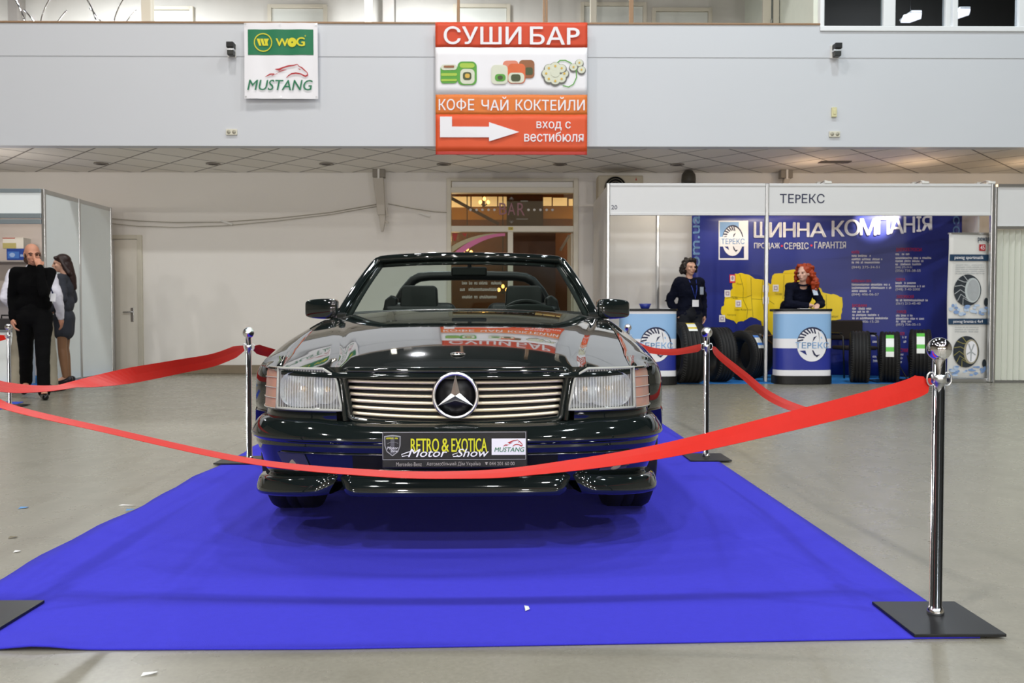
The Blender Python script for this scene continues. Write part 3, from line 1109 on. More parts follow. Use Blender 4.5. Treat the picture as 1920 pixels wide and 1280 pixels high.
sheet(B0, vx(458), vx(596), vz(185), vz(43), YW, 0)
sheet(B0, vx(465), vx(588), vz(103), vz(55.5), YW - .005, 1)
B0.warp(cloth2)
M_GREEN = mat('ink_green', '#18764e', rough=.5, var=.03)
M_YEL = mat('ink_yellow', '#dfd62e', rough=.5, var=.02)
M_HORSE = mat('ink_red', '#b3242c', rough=.5)
wb(B0, 'cloth', [M_INKWHITE, M_GREEN], wog)
L = MB()
yl = YW - .015
L.ring(vx(494), vz(80), .11, .123, yl, 0)
for k in range(3):
    L.poly([(vx(482 + 6.5 * k), vz(73)), (vx(487.5 + 6.5 * k), vz(73)), (vx(490.5 + 6.5 * k), vz(86)), (vx(486.5 + 6.5 * k), vz(86))], yl)
L.poly([(vx(501), vz(73)), (vx(505), vz(73)), (vx(499), vz(86)), (vx(496), vz(86))], yl)
L.text('W', vx(518.5), vx(541), vz(87), vz(73), yl, 0, .05)
L.ring(vx(548.5), vz(80), .012, .062, yl, 0)
L.text('G', vx(557), vx(572), vz(87), vz(71), yl, 0, .05)
L.ring(vx(573.5), vz(68), .006, .010, yl, 0, 10)
L.text('MUSTANG', vx(464), vx(586), vz(169.5), vz(150), yl, 1, .012, .22)
horse(L, lambda a: vx(497 + 80 * a), lambda b: vz(147 - 27 * b), yl, 2, .022)
for a in (461, 526, 593):
    for b in (46, 182):
        L.ring(vx(a), vz(b), .005, .013, yl, 3, 12)
L.warp(cloth2)
wb(L, 'lettering', [M_YEL, M_GREEN, M_HORSE, ALU], wog)

# ------------------------------------------------------------------ carpets
NX, NY = 60, 50
P = []
for i in range(NX + 1):
    u = i / NX
    x = -1.745 + u * (1.335 + 1.745)
    row = []
    for j in range(NY + 1):
        v = (j / NY) ** 1.8
        yf = 2.232 + max(0, (x + .5)) * .036 + .012 * max(0, -1.45 - x)
        y = yf + (9.2 - yf) * v
        z = .006 + .011 * math.exp(-((x + 1.27) / .09) ** 2) * math.exp(-((y - yf) / .10) ** 2)
        ex = .012 * math.sin(y * 5.1) + .008 * math.sin(y * 11.7) if i == 0 else 0
        row.append((x + ex, y, z))
    P.append(row)
cp = MB().grid(P, 0, True, flip=False)
o = cp.build('carpet', M_CARPET)
bm = bmesh.new(); bm.from_mesh(o.data); bmesh.ops.recalc_face_normals(bm, faces=bm.faces)
if sum(f.normal.z for f in bm.faces) < 0:
    bmesh.ops.reverse_faces(bm, faces=bm.faces)
bm.to_mesh(o.data); bm.free()
md = o.modifiers.new('pile', 'SOLIDIFY'); md.thickness = .005; md.offset = -1
tag(o, 'royal blue carpet runner on the hall floor under the black convertible', 'carpet')
M_CYAN = mat('booth_carpet_blue', '#1a76c4', rough=.95, var=.06, bump=.3, bscale=300)
tag(MB().box(W(1225, 700, 11.35)[0], W(1772, 700, 11.35)[0], 11.33, 13.2, .001, .006).build('booth_carpet', M_CYAN), 'bright blue floor covering under the tyres in the tyre booth', 'carpet')
tag(MB().box(-9, -6.0, 10.9, 13.0, .001, .006).build('booth_carpet', M_CYAN), 'bright blue floor covering edging out below the left booth wall', 'carpet')
tag(MB().prism([(-8.5, 7.6), (-5.0, 8.1), (-4.96, 8.25), (-5.15, 8.9), (-8.5, 8.9)], .001, .006, 0, 'xy').build('display_carpet', mat('display_carpet_blue', '#3052c4', rough=.95, bump=.3, bscale=300)), 'corner of another blue carpet at the left under the thin post', 'carpet')

# ------------------------------------------------------------------ barrier posts and ribbons
def post(label, x, y, bx_=0.0, by_=0.0):
    t = thing('barrier_post', label, 'barrier post', (x, y, 0.007), 0, 'chrome barrier posts')
    MB().box(-.13 + bx_, .13 + bx_, -.135 + by_, .135 + by_, 0, .009).build('base_plate', mat('base_black', '#17181a', rough=.35, var=.1), t, bevel=.002)
    MB().lathe([(.0001, .009), (.024, .009), (.024, .016), (.0185, .03), (.0175, .03), (.0175, .775), (.0001, .775)], n=20).build('pole', CHROME, t)
    MB().ell((0, 0, .801), (.0345, .0345, .0345), 28, 18).lathe([(.014, .765), (.014, .775)], n=16).build('ball', CHROME, t)
    r = MB()
    for s in (-1, 1):
        r.tube([(s * .024 + .013 * math.cos(a * PI / 8), -.002, .712 + .02 * math.sin(a * PI / 8)) for a in range(16)], .0028, 6, closed=True)
    r.lathe([(.0185, .70), (.021, .70), (.021, .725), (.0185, .725)], n=18)
    r.build('ring', ALU, t)
    return t


PR, PLR, PRR, PFR = (1.29, 2.455), (-1.60, 5.19), (1.283, 5.27), (1.185, 8.0)
PLF, PFL, PX = (-1.575, 2.46), (-1.44, 8.05), (-5.02, 8.44)
post('tall chrome barrier post at the front right corner of the blue carpet', *PR, -.015, -.03)
post('chrome barrier post left of the car bumper at the carpet edge', *PLR, -.05, 0)
post('chrome barrier post right of the car, in front of the black tyres', *PRR)
post('distant chrome barrier post behind the car, in front of the left striped counter', *PFR)
post('barrier post whose black base plate shows at the lower left carpet corner', *PLF, .0, 0)
post('chrome barrier post hidden behind the rear left of the car', *PFL)
post('thin chrome barrier post at the far left, beside the man in black', *PX)


def ribbon(pts, ang, label, width=.062, nsub=14):
    """a flat fabric ribbon through pts (x, y, z); ang = lean of its width from upright, degrees, at each point"""
    def cat(a, b, c, d, u):
        return .5 * ((2 * b) + (-a + c) * u + (2 * a - 5 * b + 4 * c - d) * u * u + (-a + 3 * b - 3 * c + d) * u ** 3)
    n = len(pts)
    C = []; A = []
    for i in range(n - 1):
        q = [pts[max(i - 1, 0)], pts[i], pts[i + 1], pts[min(i + 2, n - 1)]]
        for k in range(nsub):
            u = k / nsub
            C.append(Vector([cat(q[0][m], q[1][m], q[2][m], q[3][m], u) for m in range(3)]))
            A.append(ang[i] + (ang[i + 1] - ang[i]) * u)
    C.append(Vector(pts[-1])); A.append(ang[-1])
    rows = []
    for i, c in enumerate(C):
        t = (C[min(i + 1, len(C) - 1)] - C[max(i - 1, 0)]).normalized()
        side = t.cross(Vector((0, 0, 1))).normalized()
        up = side.cross(t).normalized()
        a = R(A[i])
        e = min(1, .45 + .55 * min(i, len(C) - 1 - i) / 6)
        wv = (up * math.cos(a) + side * math.sin(a)) * (width / 2 * e)
        bow = side * math.cos(a) * .0012 - up * math.sin(a) * .0012
        rows.append([tuple(c - wv), tuple(c + bow), tuple(c + wv)])
    o = MB().grid(rows, 0, False).build('barrier_ribbon', M_RED, solid=.0012)
    tag(o, label, 'ribbon', 'red barrier ribbons')
    return o


def rp(p, q, Y):
    x, z = W(p, q, Y)
    return (x, Y, z)


YF = 2.46
ribbon([(PLF[0] + .03, YF, .716)] + [rp(0, 757, YF), rp(200, 806, YF), rp(470, 864, YF), rp(700, 886.5, YF), rp(860, 890, YF), rp(1000, 881, YF), rp(1238, 846, YF), rp(1500, 785, YF), rp(1690, 735, YF)] + [(PR[0] - .035, YF, .713)],
       [-80, -87, -88, -87, -83, -80, -74, -57, -33, -15, -8], 'bright red ribbon across the front of the car to the tall post on the right')
ribbon([(PLR[0] - .02, PLR[1] - .03, .714), (-1.60, 4.6, .672), (-1.6, 4.1, .662), (-1.595, 3.6, .656), (-1.592, 3.03, .652), (-1.588, 2.7, .675), (PLF[0] - .02, YF + .04, .716)],
       [15, 10, 5, 20, 84, 60, 30], 'wide red ribbon sagging along the left side of the carpet', .07)
ribbon([(PRR[0] + .03, PRR[1] - .03, .712), (1.29, 4.95, .668), (1.293, 4.45, .585), (1.295, 4.09, .522), (1.295, 3.7, .500), (1.295, 3.4, .520), (1.293, 2.85, .63), (PR[0] + .02, PR[1] + .035, .714)],
       [-10, -15, -20, -30, -50, -75, -45, -20], 'red ribbon sagging along the right side of the carpet', .044)
ribbon([(PFR[0], PFR[1] - .04, .70), (1.20, 7.3, .645), (1.22, 6.7, .632), (1.25, 6.1, .650), (1.27, 5.6, .69), (PRR[0] - .025, PRR[1] + .03, .713)],
       [-10, -25, -35, -30, -20, -15], 'red ribbon between the two posts behind the right side of the car', .055)
ribbon([(PLR[0] + .025, PLR[1] + .03, .713), (-1.57, 5.5, .675), (-1.54, 5.95, .625), (-1.5, 6.8, .6), (PFL[0], PFL[1] - .04, .70)],
       [20, 10, 60, 50, 20], 'dark red ribbon end running behind the car from the left post')
ribbon([(PX[0] - .03, PX[1], .705), (-5.5, 8.42, .66), (-6.2, 8.4, .66), (-6.8, 8.4, .70)], [5, 10, 10, 5], 'short red ribbon at the far left edge beside the thin post', .09)
# its second post, out of the frame, so that the ribbon hangs on something
post('chrome barrier post at the far end of the short red ribbon', -6.82, 8.4)

# small litter on the floor
def scrap(p, q, w, h, col, label, rot=.3):
    Y = 1401.3 / (q - 596)
    x = W(p, q, Y)[0]
    onc = -1.75 < x < 1.33 and 2.3 < Y < 9
    o = MB().add([(-w, -h, .001), (w * .8, -h * .7, .004), (w, h, .002), (-w * .7, h * .8, .006)], [(0, 1, 2, 3)]).build('paper_scrap', col, solid=.0008, loc=(x, Y, .0075 if onc else .001))
    o.rotation_euler.z = rot
    return tag(o, label, 'scrap', 'litter on the floor')


M_PAP = mat('scrap_white', '#dcdcda', rough=.8)
M_PAPB = mat('scrap_blue', '#5f8fc0', rough=.8)
scrap(988, 1151, .008, .018, M_PAP, 'tiny white scrap of paper on the blue carpet in front of the car', .15)
scrap(44, 953, .02, .012, M_PAPB, 'tiny blue scrap on the grey floor left of the carpet')
scrap(244, 960, .02, .012, M_PAPB, 'tiny blue scrap on the grey floor right at the left carpet edge', .5)
scrap(240, 949, .045, .003, M_PAP, 'thin white strip on the grey floor left of the carpet edge', -.1)
scrap(32, 1036, .012, .008, M_PAP, 'small white fleck on the grey floor low at the left')
scrap(24, 1009, .016, .01, mat('scrap_grey', '#77705f', rough=.9), 'small grey fluff on the grey floor low at the left', .4)
scrap(280, 1270, .02, .006, M_PAP, 'pale scuffed scrap on the floor strip in front of the carpet', .4)

# ------------------------------------------------------------------ tyre booth on the right
M_PANEL = mat('booth_white', '#dcdcdc', rough=.4, var=.015)
YB1 = 11.5
bt = thing('exhibition_booth', 'white walled tyre company booth with wide name fascia under the gallery', 'booth', (W(1500, 700, YB1)[0], YB1, 0))


def tx(p, Y=YB1):
    return W(p, 400, Y)[0]


def tz(q, Y=YB1):
    return W(1400, q, Y)[1]


ztop = tz(344)
for p in (1140, 1437.5, 1860):
    wb(MB().box(tx(p) - .024, tx(p) + .024, YB1 - .03, YB1 + .03, .007, ztop), 'post', ALU, bt, bevel=.01)
YBK = 13.3
for p in (1233,):
    wb(MB().box(tx(p, YBK) - .025, tx(p, YBK) + .025, YBK - .05, YBK - .002, .007, ztop - .08), 'post', ALU, bt, bevel=.01)
wb(MB().box(tx(1140) + .026, tx(1437.5) - .026, YB1 - .012, YB1 + .012, tz(399), tz(349)), 'fascia_panel', M_PANEL, bt)
wb(MB().box(tx(1437.5) + .026, tx(1860) - .026, YB1 - .012, YB1 + .012, tz(399), tz(349)), 'fascia_panel', M_PANEL, bt)
for a, b in ((1140, 1437.5), (1437.5, 1860)):
    for c_, d in ((tz(349), ztop), (tz(404), tz(399))):
        wb(MB().box(tx(a) + .026, tx(b) - .026, YB1 - .022, YB1 + .022, c_, d), 'rail', M_PANEL, bt, bevel=.004)
wb(MB().box(tx(1140) - .012, tx(1140) + .012, YB1 + .03, YBK, .02, ztop - .03), 'side_panel', M_PANEL, bt)
wb(MB().box(tx(1860) - .012, tx(1860) + .012, YB1 + .32, YBK, .02, ztop - .03), 'side_panel', M_PANEL, bt)
wb(MB().box(tx(1140), tx(1860), YBK, YBK + .02, .02, ztop - .03), 'back_panel', M_PANEL, bt)
L = MB()
L.text('ТЕРЕКС', tx(1461.5), tx(1545), tz(381), tz(363.5), YB1 - .014, 0, .012)
L.text('20', tx(1146), tx(1157), tz(393), tz(385), YB1 - .014, 0, .01)
wb(L, 'lettering', mat('letter_navy', '#2b2f4c', rough=.5), bt)

for k, p in enumerate((1551, 1733, 1857)):
    t = thing('booth_spotlight', ['small white arm spotlight on top of the booth fascia above the name lettering', 'small white arm spotlight on the booth fascia, right of the name lettering',
                                  'small white arm spotlight at the right end of the booth fascia'][k], 'spotlight', (tx(p), YB1, ztop), 0, 'spotlights on the booth fascia')
    MB().box(-.05, .05, -.03, .03, .0, .03).build('clamp', WHITE, t, bevel=.005)
    MB().tube([(0, 0, .03), (0, .12, .06), (0, .3, .04)], .009, 8).build('arm', WHITE, t)
    MB().box(-.045, .045, .26, .34, -.02, .07).build('lamp_head', WHITE, t, bevel=.01)
spot('booth_spot', (5.65, YB1 + .55, ztop - .05), (5.76, 12.85, 2.42), 260, 48)
spot('booth_spot', (tx(1500), YB1 + .5, ztop + .03), (tx(1500), 13.1, 1.4), 60, 110)
spot('booth_spot', (tx(1290), YB1 + .5, ztop + .03), (tx(1260), 13.3, 1.5), 38, 120)
for gx_ in (4.6, 6.2, 7.9):
    point('booth_glow', (gx_, 12.5, 2.86), 4.5, .1, (1, .68, .42))

# the curved blue pop-up wall inside the booth
def yb(p):
    k = [(1290, 12.95), (1400, 13.08), (1500, 13.05), (1600, 12.9), (1700, 12.6), (1800, 12.1)]
    if p <= k[0][0]:
        return k[0][1]
    for (a, u), (b, v) in zip(k[:-1], k[1:]):
        if p <= b:
            t_ = (p - a) / (b - a)
            return u + (v - u) * t_
    return k[-1][1]


def onwall(v):
    """(pixel column, distance in front of the wall, pixel row) -> hall"""
    Y = yb(v[0]) - v[1]
    x, z = W(v[0], v[2], Y)
    return (x, Y, z)


pw = thing('popup_display', 'curved dark blue tyre company display wall with yellow map inside the booth', 'display', (W(1540, 700, 13.0)[0], 12.9, 0.006))
P = []
for i in range(41):
    p = 1298 + (1802 - 1298) * i / 40
    Y = yb(p)
    x = W(p, 500, Y)[0]
    P.append([(x, Y, 2.62 + (.012 - 2.62) * j / 12) for j in range(13)])
o = wb(MB().grid(P, 0, True, flip=True), 'display_wall', mat('display_blue', '#232f86', rough=.38, var=.05, scale=1.5), pw)
md = o.modifiers.new('t', 'SOLIDIFY'); md.thickness = .03; md.offset = -1
G = MB()      # mi: 0 white 1 yellow 2 red 3 sky 4 navy 5 dark 6 grey-violet line
ukr = [(1352, 588), (1353, 575), (1358, 572), (1359, 558), (1366, 552), (1374, 540), (1373, 532), (1378, 513), (1392, 512), (1408, 517), (1416, 523), (1430, 524), (1436, 528), (1441, 530), (1445, 533),
       (1448, 517), (1452, 513), (1467, 513), (1471, 507), (1490, 505), (1500, 512), (1505, 530), (1525, 545), (1539, 540), (1545, 552), (1562, 551), (1579, 557), (1580, 575), (1577, 590), (1577, 598), (1563, 601),
       (1559, 617), (1540, 618), (1500, 622), (1470, 640), (1452, 638), (1447, 636), (1440, 625), (1429, 615), (1430, 603), (1415, 596), (1408, 594), (1399, 599), (1394, 602), (1384, 603), (1381, 607), (1376, 601), (1362, 597)]
rng = random.Random(4)
jag = []
for a, b in zip(ukr, ukr[1:] + ukr[:1]):
    n = max(1, int(math.hypot(b[0] - a[0], b[1] - a[1]) / 4))
    for i in range(n):
        u = i / n
        jag.append((a[0] + (b[0] - a[0]) * u + (rng.uniform(-.9, .9) if i else 0), a[1] + (b[1] - a[1]) * u + (rng.uniform(-.9, .9) if i else 0)))
bm = bmesh.new()
fv = [bm.verts.new((a, 0.004, b)) for a, b in jag]
bm.faces.new(fv)
bmesh.ops.triangulate(bm, faces=bm.faces)
bmesh.ops.subdivide_edges(bm, edges=[e for e in bm.edges if e.calc_length() > 30], cuts=2)
bmesh.ops.triangulate(bm, faces=bm.faces)
bm.normal_update()
bm.verts.index_update()
G.add([tuple(v.co) for v in bm.verts], [tuple(v.index for v in f.verts) for f in bm.faces], 1)
bm.free()


def T(s, x0, x1, q0, q1, mi=0, bold=.01, tilt=0.0, y=.014, **k):
    G.text(s, x0, x1, q1, q0, y, mi, bold, tilt=tilt, **k)


# headline, letter heights follow the curve of the wall
for s, x0, x1, q0, q1 in (('Ш', 1414, 1440, 416, 445), ('И', 1443, 1465, 417, 444.5), ('Н', 1469, 1491, 417, 444.5), ('Н', 1495, 1517, 417.5, 444), ('А', 1519, 1549, 418, 444),
                          ('К', 1560, 1583, 414, 443), ('О', 1584, 1612, 411.5, 442), ('М', 1613, 1643, 410, 440.5), ('П', 1646, 1667, 408, 439),
                          ('А', 1668, 1694, 407, 437.5), ('Н', 1695, 1715, 406, 435.5), ('І', 1719, 1727, 405.5, 434), ('Я', 1729, 1747, 405, 432)):
    T(s, x0, x1, q0, q1, 0, .03, y=.02)
T('ПРОДАЖ', 1414, 1462, 455, 467.5, bold=.02); T('СЕРВІС', 1470, 1516, 454.5, 467, bold=.02); T('ГАРАНТІЯ', 1527, 1586, 453, 465.5, bold=.02)
G.disc(1466, 461, 2, 2, .008, 2, 10); G.disc(1521.5, 460, 2, 2, .008, 2, 10)
T('om.ua', 1299.5, 1312, 404, 500, 3, .03, turn=1)
G.text('со', 1787, 1799, 440, 405, .008, 3, .03, turn=-1)
# square emblem
G.rect(1347.5, 1403, 487, 413.5, .004, 0); G.rect(1349.5, 1401, 484, 416, .006, 3); G.rect(1349.5, 1401, 484, 462, .0065, 4)


def emblem(mb, cx, cy, rx, ry, y0, map_=None, c=(0, 3, 4, 5), band=None):
    """tyre emblem: white disc with a dark tread edge, curved hub marks and the company name across it (pixel rows grow downward)"""
    wh, sky, navy, dark = c
    mb.disc(cx, cy, rx, -ry, y0, dark, 36)
    mb.disc(cx - rx * .03, cy + ry * .05, rx * .955, -ry * .955, y0 + .0015, wh, 36)
    for i in range(7):
        a = R(-180 + 14 * i + 8)
        ca, sa = math.cos(a), math.sin(a)
        a2 = a + R(12)
        mb.poly([(cx + rx * .96 * ca, cy + ry * .96 * sa), (cx + rx * .62 * math.cos(a2), cy + ry * .62 * math.sin(a2)), (cx + rx * .66 * math.cos(a2 + R(7)), cy + ry * .66 * math.sin(a2 + R(7))), (cx + rx * .96 * math.cos(a + R(6)), cy + ry * .96 * math.sin(a + R(6)))], y0 + .003, dark)
    mb.poly([(cx + rx * .0, cy - ry * .12), (cx + rx * .08, cy - ry * .4), (cx + rx * .3, cy - ry * .5), (cx + rx * .14, cy - ry * .3)], y0 + .003, dark)
    mb.poly([(cx - rx * .02, cy + ry * .35), (cx + rx * .06, cy + ry * .35), (cx + rx * .24, cy + ry * .62), (cx + rx * .5, cy + ry * .6), (cx + rx * .3, cy + ry * .75), (cx + rx * .1, cy + ry * .62)], y0 + .003, dark)
    mb.poly([(cx - rx * .82, cy + ry * .38), (cx - rx * .45, cy + ry * .36), (cx - rx * .34, cy + ry * .64), (cx - rx * .6, cy + ry * .5)], y0 + .003, navy)
    if band:
        mb.rect(*band, y0 + .0035, wh)
    mb.text('ТЕРЕКС', cx - rx * 1.08, cx + rx * 1.1, cy + ry * .24, cy - ry * .12, y0 + .006, sky, .015)


emblem(G, 1374, 450.5, 20, 29, .008, band=(1350, 1401, 462, 444))
# district outlines, flags and town names on the map
for a in ([(1387, 514), (1394, 540), (1393, 560), (1402, 580), (1400, 597)], [(1408, 520), (1409, 560), (1412, 594)], [(1360, 560), (1376, 556), (1396, 558), (1410, 553)], [(1409, 560), (1440, 562), (1452, 570)],
          [(1430, 525), (1428, 560), (1436, 600)], [(1470, 515), (1468, 560)], [(1549, 552), (1550, 600)]):
    stroke(G, a, .8, .006, 7)
for p, q in ((1364, 550), (1384.5, 569), (1354, 597), (1436, 541), (1454.5, 540), (1436, 563), (1362, 627)):
    w = 5.5 if p != 1362 else 3
    h = 6.5 if p != 1362 else 4
    G.rect(p - w, p + w, q + h, q - h, .008, 0); G.rect(p - w * .6, p + w * .6, q + h * .55, q - h * .55, .0095, 6); G.rect(p - w * .35, p + w * .35, q + h * .3, q - h * .3, .011, 0)
G.rect(1368, 1379, 530, 514.5, .008, 2); G.rect(1369.5, 1377.5, 527, 516.5, .0095, 0); G.disc(1373.5, 521, 2.5, 4, .011, 6, 8)
for s, x0, x1, q0, q1 in (('Луцьк', 1381, 1393, 530, 534.5), ('Львів', 1371, 1383, 555, 560), ('Івано-Франківськ', 1377, 1410, 578, 583), ('Ужгород', 1363, 1380, 588, 592.5), ('Суми', 1525, 1540, 552, 557), ('Донецьк', 1553, 1572, 590, 596), ('Полтава', 1453, 1466, 548, 553)):
    T(s, x0, x1, q0, q1, 7, .0, y=.008)
# addresses: red town headings, small white lines
rows = [(1597, 469, 475, 'КИЇВ', 14), (1597, 523, 529, 'КИЇВСЬКА ОБЛ.', 37), (1598, 570, 575.5, 'БРОВАРИ', 27),
        (1680, 464.5, 472, 'ДНІПРОПЕТРОВСЬК', 49), (1680, 521, 527, 'ОДЕСА', 17), (1681, 553, 559, 'ЗАПОРІЖЖЯ', 32), (1681, 581.5, 587, 'ХАРКІВ', 18), (1681, 622.5, 628, 'ЛЬВІВ', 15), (1688, 653, 660, 'СУМИ', 14)]
for x0, q0, q1, s, w in rows:
    T(s, x0, x0 + w, q0, q1, 2, .01)
lines = [(1597, 479, 37), (1597, 485.5, 58), (1597, 491.5, 54), (1597, 501, 52, 1), (1597, 533, 73), (1597, 539, 74), (1597, 545, 36), (1597, 552, 51, 1), (1598, 578, 36), (1598, 584, 32), (1598, 590, 50), (1598, 596, 67), (1598, 603, 50, 1),
         (1679, 476, 26), (1679, 483, 68), (1679, 489, 53), (1679, 495, 48), (1679, 501, 31), (1679, 507.5, 47, 1), (1679, 530, 39), (1679, 536, 55), (1679, 542.5, 46, 1), (1680, 562.5, 60), (1680, 569, 46, 1),
         (1680, 591, 31), (1680, 597, 54), (1680, 602, 30), (1680, 608.5, 46, 1), (1680, 632, 22), (1680, 640, 20, 1), (1687, 664, 14), (1687, 671, 14), (1687, 678, 13, 1), (1634, 628, 15), (1636, 640, 13, 1), (1636, 668, 12), (1637, 676, 11, 1)]
nums = {501: '(044) 275-34-51', 552: '(044) 406-06-57', 603: '(044) 406-15-20', 507.5: '(056) 735-38-55', 542.5: '(048) 7-40-2000', 569: '(061) 213-45-40', 608.5: '(057) 756-35-15'}
for i, l in enumerate(lines):
    x0, q, w = l[:3]
    h = 5.2 if len(l) > 3 else 4.4
    if q in nums and x0 + w > 1640:
        T(nums[q], x0, x0 + w, q - h / 2, q + h / 2 + .6, 0, .015)
    else:
        G.marks(x0, x0 + w, q + h / 2, q - h / 2, .008, 0, i + 20, 4)
G.warp(onwall)
# the copy above is laid out with rows growing downward: turn the faces to the viewer
pr = wb(G, 'print', [M_INKWHITE, mat('map_yellow', '#f4d61e', rough=.42, var=.06, scale=3), mat('ink_signal_red', '#e2304a', rough=.5), mat('ink_lightblue', '#7fa8d8', rough=.45), M_NAVY, M_INKDARK, mat('ink_violet', '#a993ae', rough=.5), mat('ink_olive', '#94831c', rough=.5)], pw)

# striped promotion counters
def counter(label, cxp, Y, w=.765):
    t = thing('promotion_counter', label, 'counter', (W(cxp, 700, Y)[0], Y, 0.006), 0, 'striped promotion counters')
    n = 24

    def plan(u, e=0.0):
        a = PI + PI * u        # half superellipse from left back round the front to right back
        ca, sa = math.cos(a), math.sin(a)
        return ((w / 2 + e) * math.copysign(abs(ca) ** .45, ca), -(.22 + e) * abs(sa) ** .55)
    zz = [.098, .135, .175, .46, .6, .945, .985]
    rows_ = []
    b = MB()
    for z0_, z1_, mi in ((.11, .15, 0), (.15, .19, 1), (.19, .485, 2), (.485, .615, 1), (.615, .95, 3), (.95, .985, 1)):
        b.grid([[(plan(i / n)[0], plan(i / n)[1], z0_), (plan(i / n)[0], plan(i / n)[1], z1_)] for i in range(n + 1)], mi, True)
    b.add([(-w / 2, 0, .1), (w / 2, 0, .1), (w / 2, 0, .985), (-w / 2, 0, .985)], [(3, 2, 1, 0)], 3)
    b.build('front_panel', [M_INKWHITE, M_INKWHITE, mat('counter_navy', '#2c3796', rough=.35, var=.03), mat('counter_sky', '#93bce6', rough=.35, var=.02)], t)
    MB().prism([plan(i / n, .012) for i in range(n + 1)] + [(w / 2 + .012, .03), (-w / 2 - .012, .03)], 0.0, .112, 0, 'xy').build('base', BLACK, t, bevel=.004)
    MB().prism([plan(i / n, .012) for i in range(n + 1)] + [(w / 2 + .012, .12), (-w / 2 - .012, .12)], .985, 1.018, 0, 'xy').build('top', BLACK, t, bevel=.006)
    e = MB()
    s = .0073
    emblem(e, 11, -53 + 131, 29, 32, 0.0)
    e.v = [((a) * s, -.222 - bb * .6, (152 - c) * s - .0) for a, bb, c in e.v]

    def cur(v):
        k = max(0.0, 1 - (abs(v[0]) / (w / 2)) ** (2 / .45)) if abs(v[0]) < w / 2 else 0
        yy = -.22 * (k ** .5) ** .55
        return (v[0], v[1] + .22 + yy, v[2])
    e.warp(cur)
    e.build('emblem', [M_INKWHITE, M_INKWHITE, M_INKWHITE, mat('emblem_sky', '#84b2e2', rough=.4), M_NAVY, M_INKDARK], t)
    return t


counter('blue striped promotion counter behind the car mirror, a blue bowl on its top', 1213, 11.3)
counter('blue striped promotion counter with the red-haired person leaning on it', 1500.5, 11.4)
x, z = W(1209, 577, 11.35)
tag(MB().lathe([(.0001, .0), (.055, .0), (.06, .012), (.085, .07), (.079, .07), (.055, .016), (.0001, .012)], n=24).build('bowl', mat('bowl_blue', '#25338a', rough=.3), loc=(x, 11.33, 1.025)),
    'small blue bowl on top of the striped counter behind the car mirror', 'bowl')
x = W(1252, 577, 11.3)[0]
tag(MB().box(-.07, .07, -.05, .05, 0, .006).build('leaflet', M_INKWHITE, loc=(x - .05, 11.28, 1.025)), 'white leaflets lying on the counter behind the car mirror', 'leaflet')
x = W(1505, 577, 11.3)[0]
tag(MB().box(-.07, .07, -.05, .05, 0, .006).build('leaflet', M_INKWHITE, loc=(x - .0, 11.26, 1.025)), 'pale leaflets on the counter in front of the red-haired person', 'leaflet')

# tyres
def tyre(label, p, qb, dia, wid, yaw, stick=None, tilt=0.0):
    Y = 1401.3 / (qb - 596)
    x = W(p, qb, Y)[0]
    t = thing('car_tyre', label, 'tyre', (x, Y, .0112), R(yaw), 'tyres for sale in the booth')
    r, h = dia / 2, wid / 2
    prof = [(r * .62, -h * .72), (r * .66, -h * .95), (r * .8, -h), (r * .93, -h * .94), (r * .98, -h * .8), (r, -h * .74)]
    g = [-.5, -.17, .17, .5]
    for c in g:
        prof += [(r, h * (c - .06)), (r - .012, h * (c - .045)), (r - .012, h * (c + .045)), (r, h * (c + .06))]
    prof += [(r, h * .74), (r * .98, h * .8), (r * .93, h * .94), (r * .8, h), (r * .66, h * .95), (r * .62, h * .72), (r * .6, 0), (r * .62, -h * .72)]
    b = MB().lathe(prof, (0, 0, r), 'x', 56)
    b.f = [f for f in b.f if len(f) == 4]; b.m = b.m[:len(b.f)]; b.sm = b.sm[:len(b.f)]
    b.build('tyre_body', RUBBER, t)
    tr = MB()
    for i in range(64):                      # shoulder tread blocks
        a = 2 * PI * i / 64
        for s in (-1, 1):
            tr.bar((s * h * .68, -(r * .998) * math.sin(a), r - (r * .998) * math.cos(a)), (s * h * .9, -(r * .965) * math.sin(a + .03), r - (r * .965) * math.cos(a + .03)), .012, .012)
    tr.build('tread_blocks', RUBBER, t)
    if stick:
        c1, c2, a0, a1, x0_, x1_ = stick
        sb = MB()
        n = 8
        for j, (lo, hi, mi) in enumerate(((0, .22, 1), (.22, .62, 0), (.62, .8, 1), (.8, 1, 0))):
            P_ = []
            for i in range(n + 1):
                a = R(a0 + (a1 - a0) * (lo + (hi - lo) * i / n))
                P_.append([(x0_, -(r + .003) * math.sin(a), r + (r + .003) * math.cos(a)), (x1_, -(r + .003) * math.sin(a), r + (r + .003) * math.cos(a))])
            sb.grid(P_, mi, True)
        sb.build('sticker', [c1, c2], t)
    return t


STW = mat('sticker_white', '#e9ece8', rough=.4); STG = mat('sticker_green', '#5fc04a', rough=.4)
STY = mat('sticker_yellow', '#d9c03a', rough=.4); STB = mat('sticker_blue', '#4f86d8', rough=.4)
tyre('largest black tyre with a yellow sticker on top, beside the left counter', 1290, 719, .83, .36, 3, (STW, STY, 14, 44, -.07, .05))
tyre('black tyre turned sideways just right of the largest tyre', 1347, 716.5, .76, .27, 8)
tyre('black tyre with a blue and white sticker, turned to show its hollow side', 1397, 713.5, .71, .23, 24, (STW, STB, 36, 72, -.05, .04))
tyre('plain black tyre standing in front of the visitor chair', 1611, 718, .71, .265, -21)
tyre('black tyre with a green and white sticker, middle of the three on the right', 1667, 717.5, .70, .265, -24, (STW, STG, 30, 88, -.05, .05))
tyre('black tyre with a green and white sticker, nearest the tall chain poster', 1724, 716, .73, .285, -25, (STW, STG, 32, 84, -.05, .05))

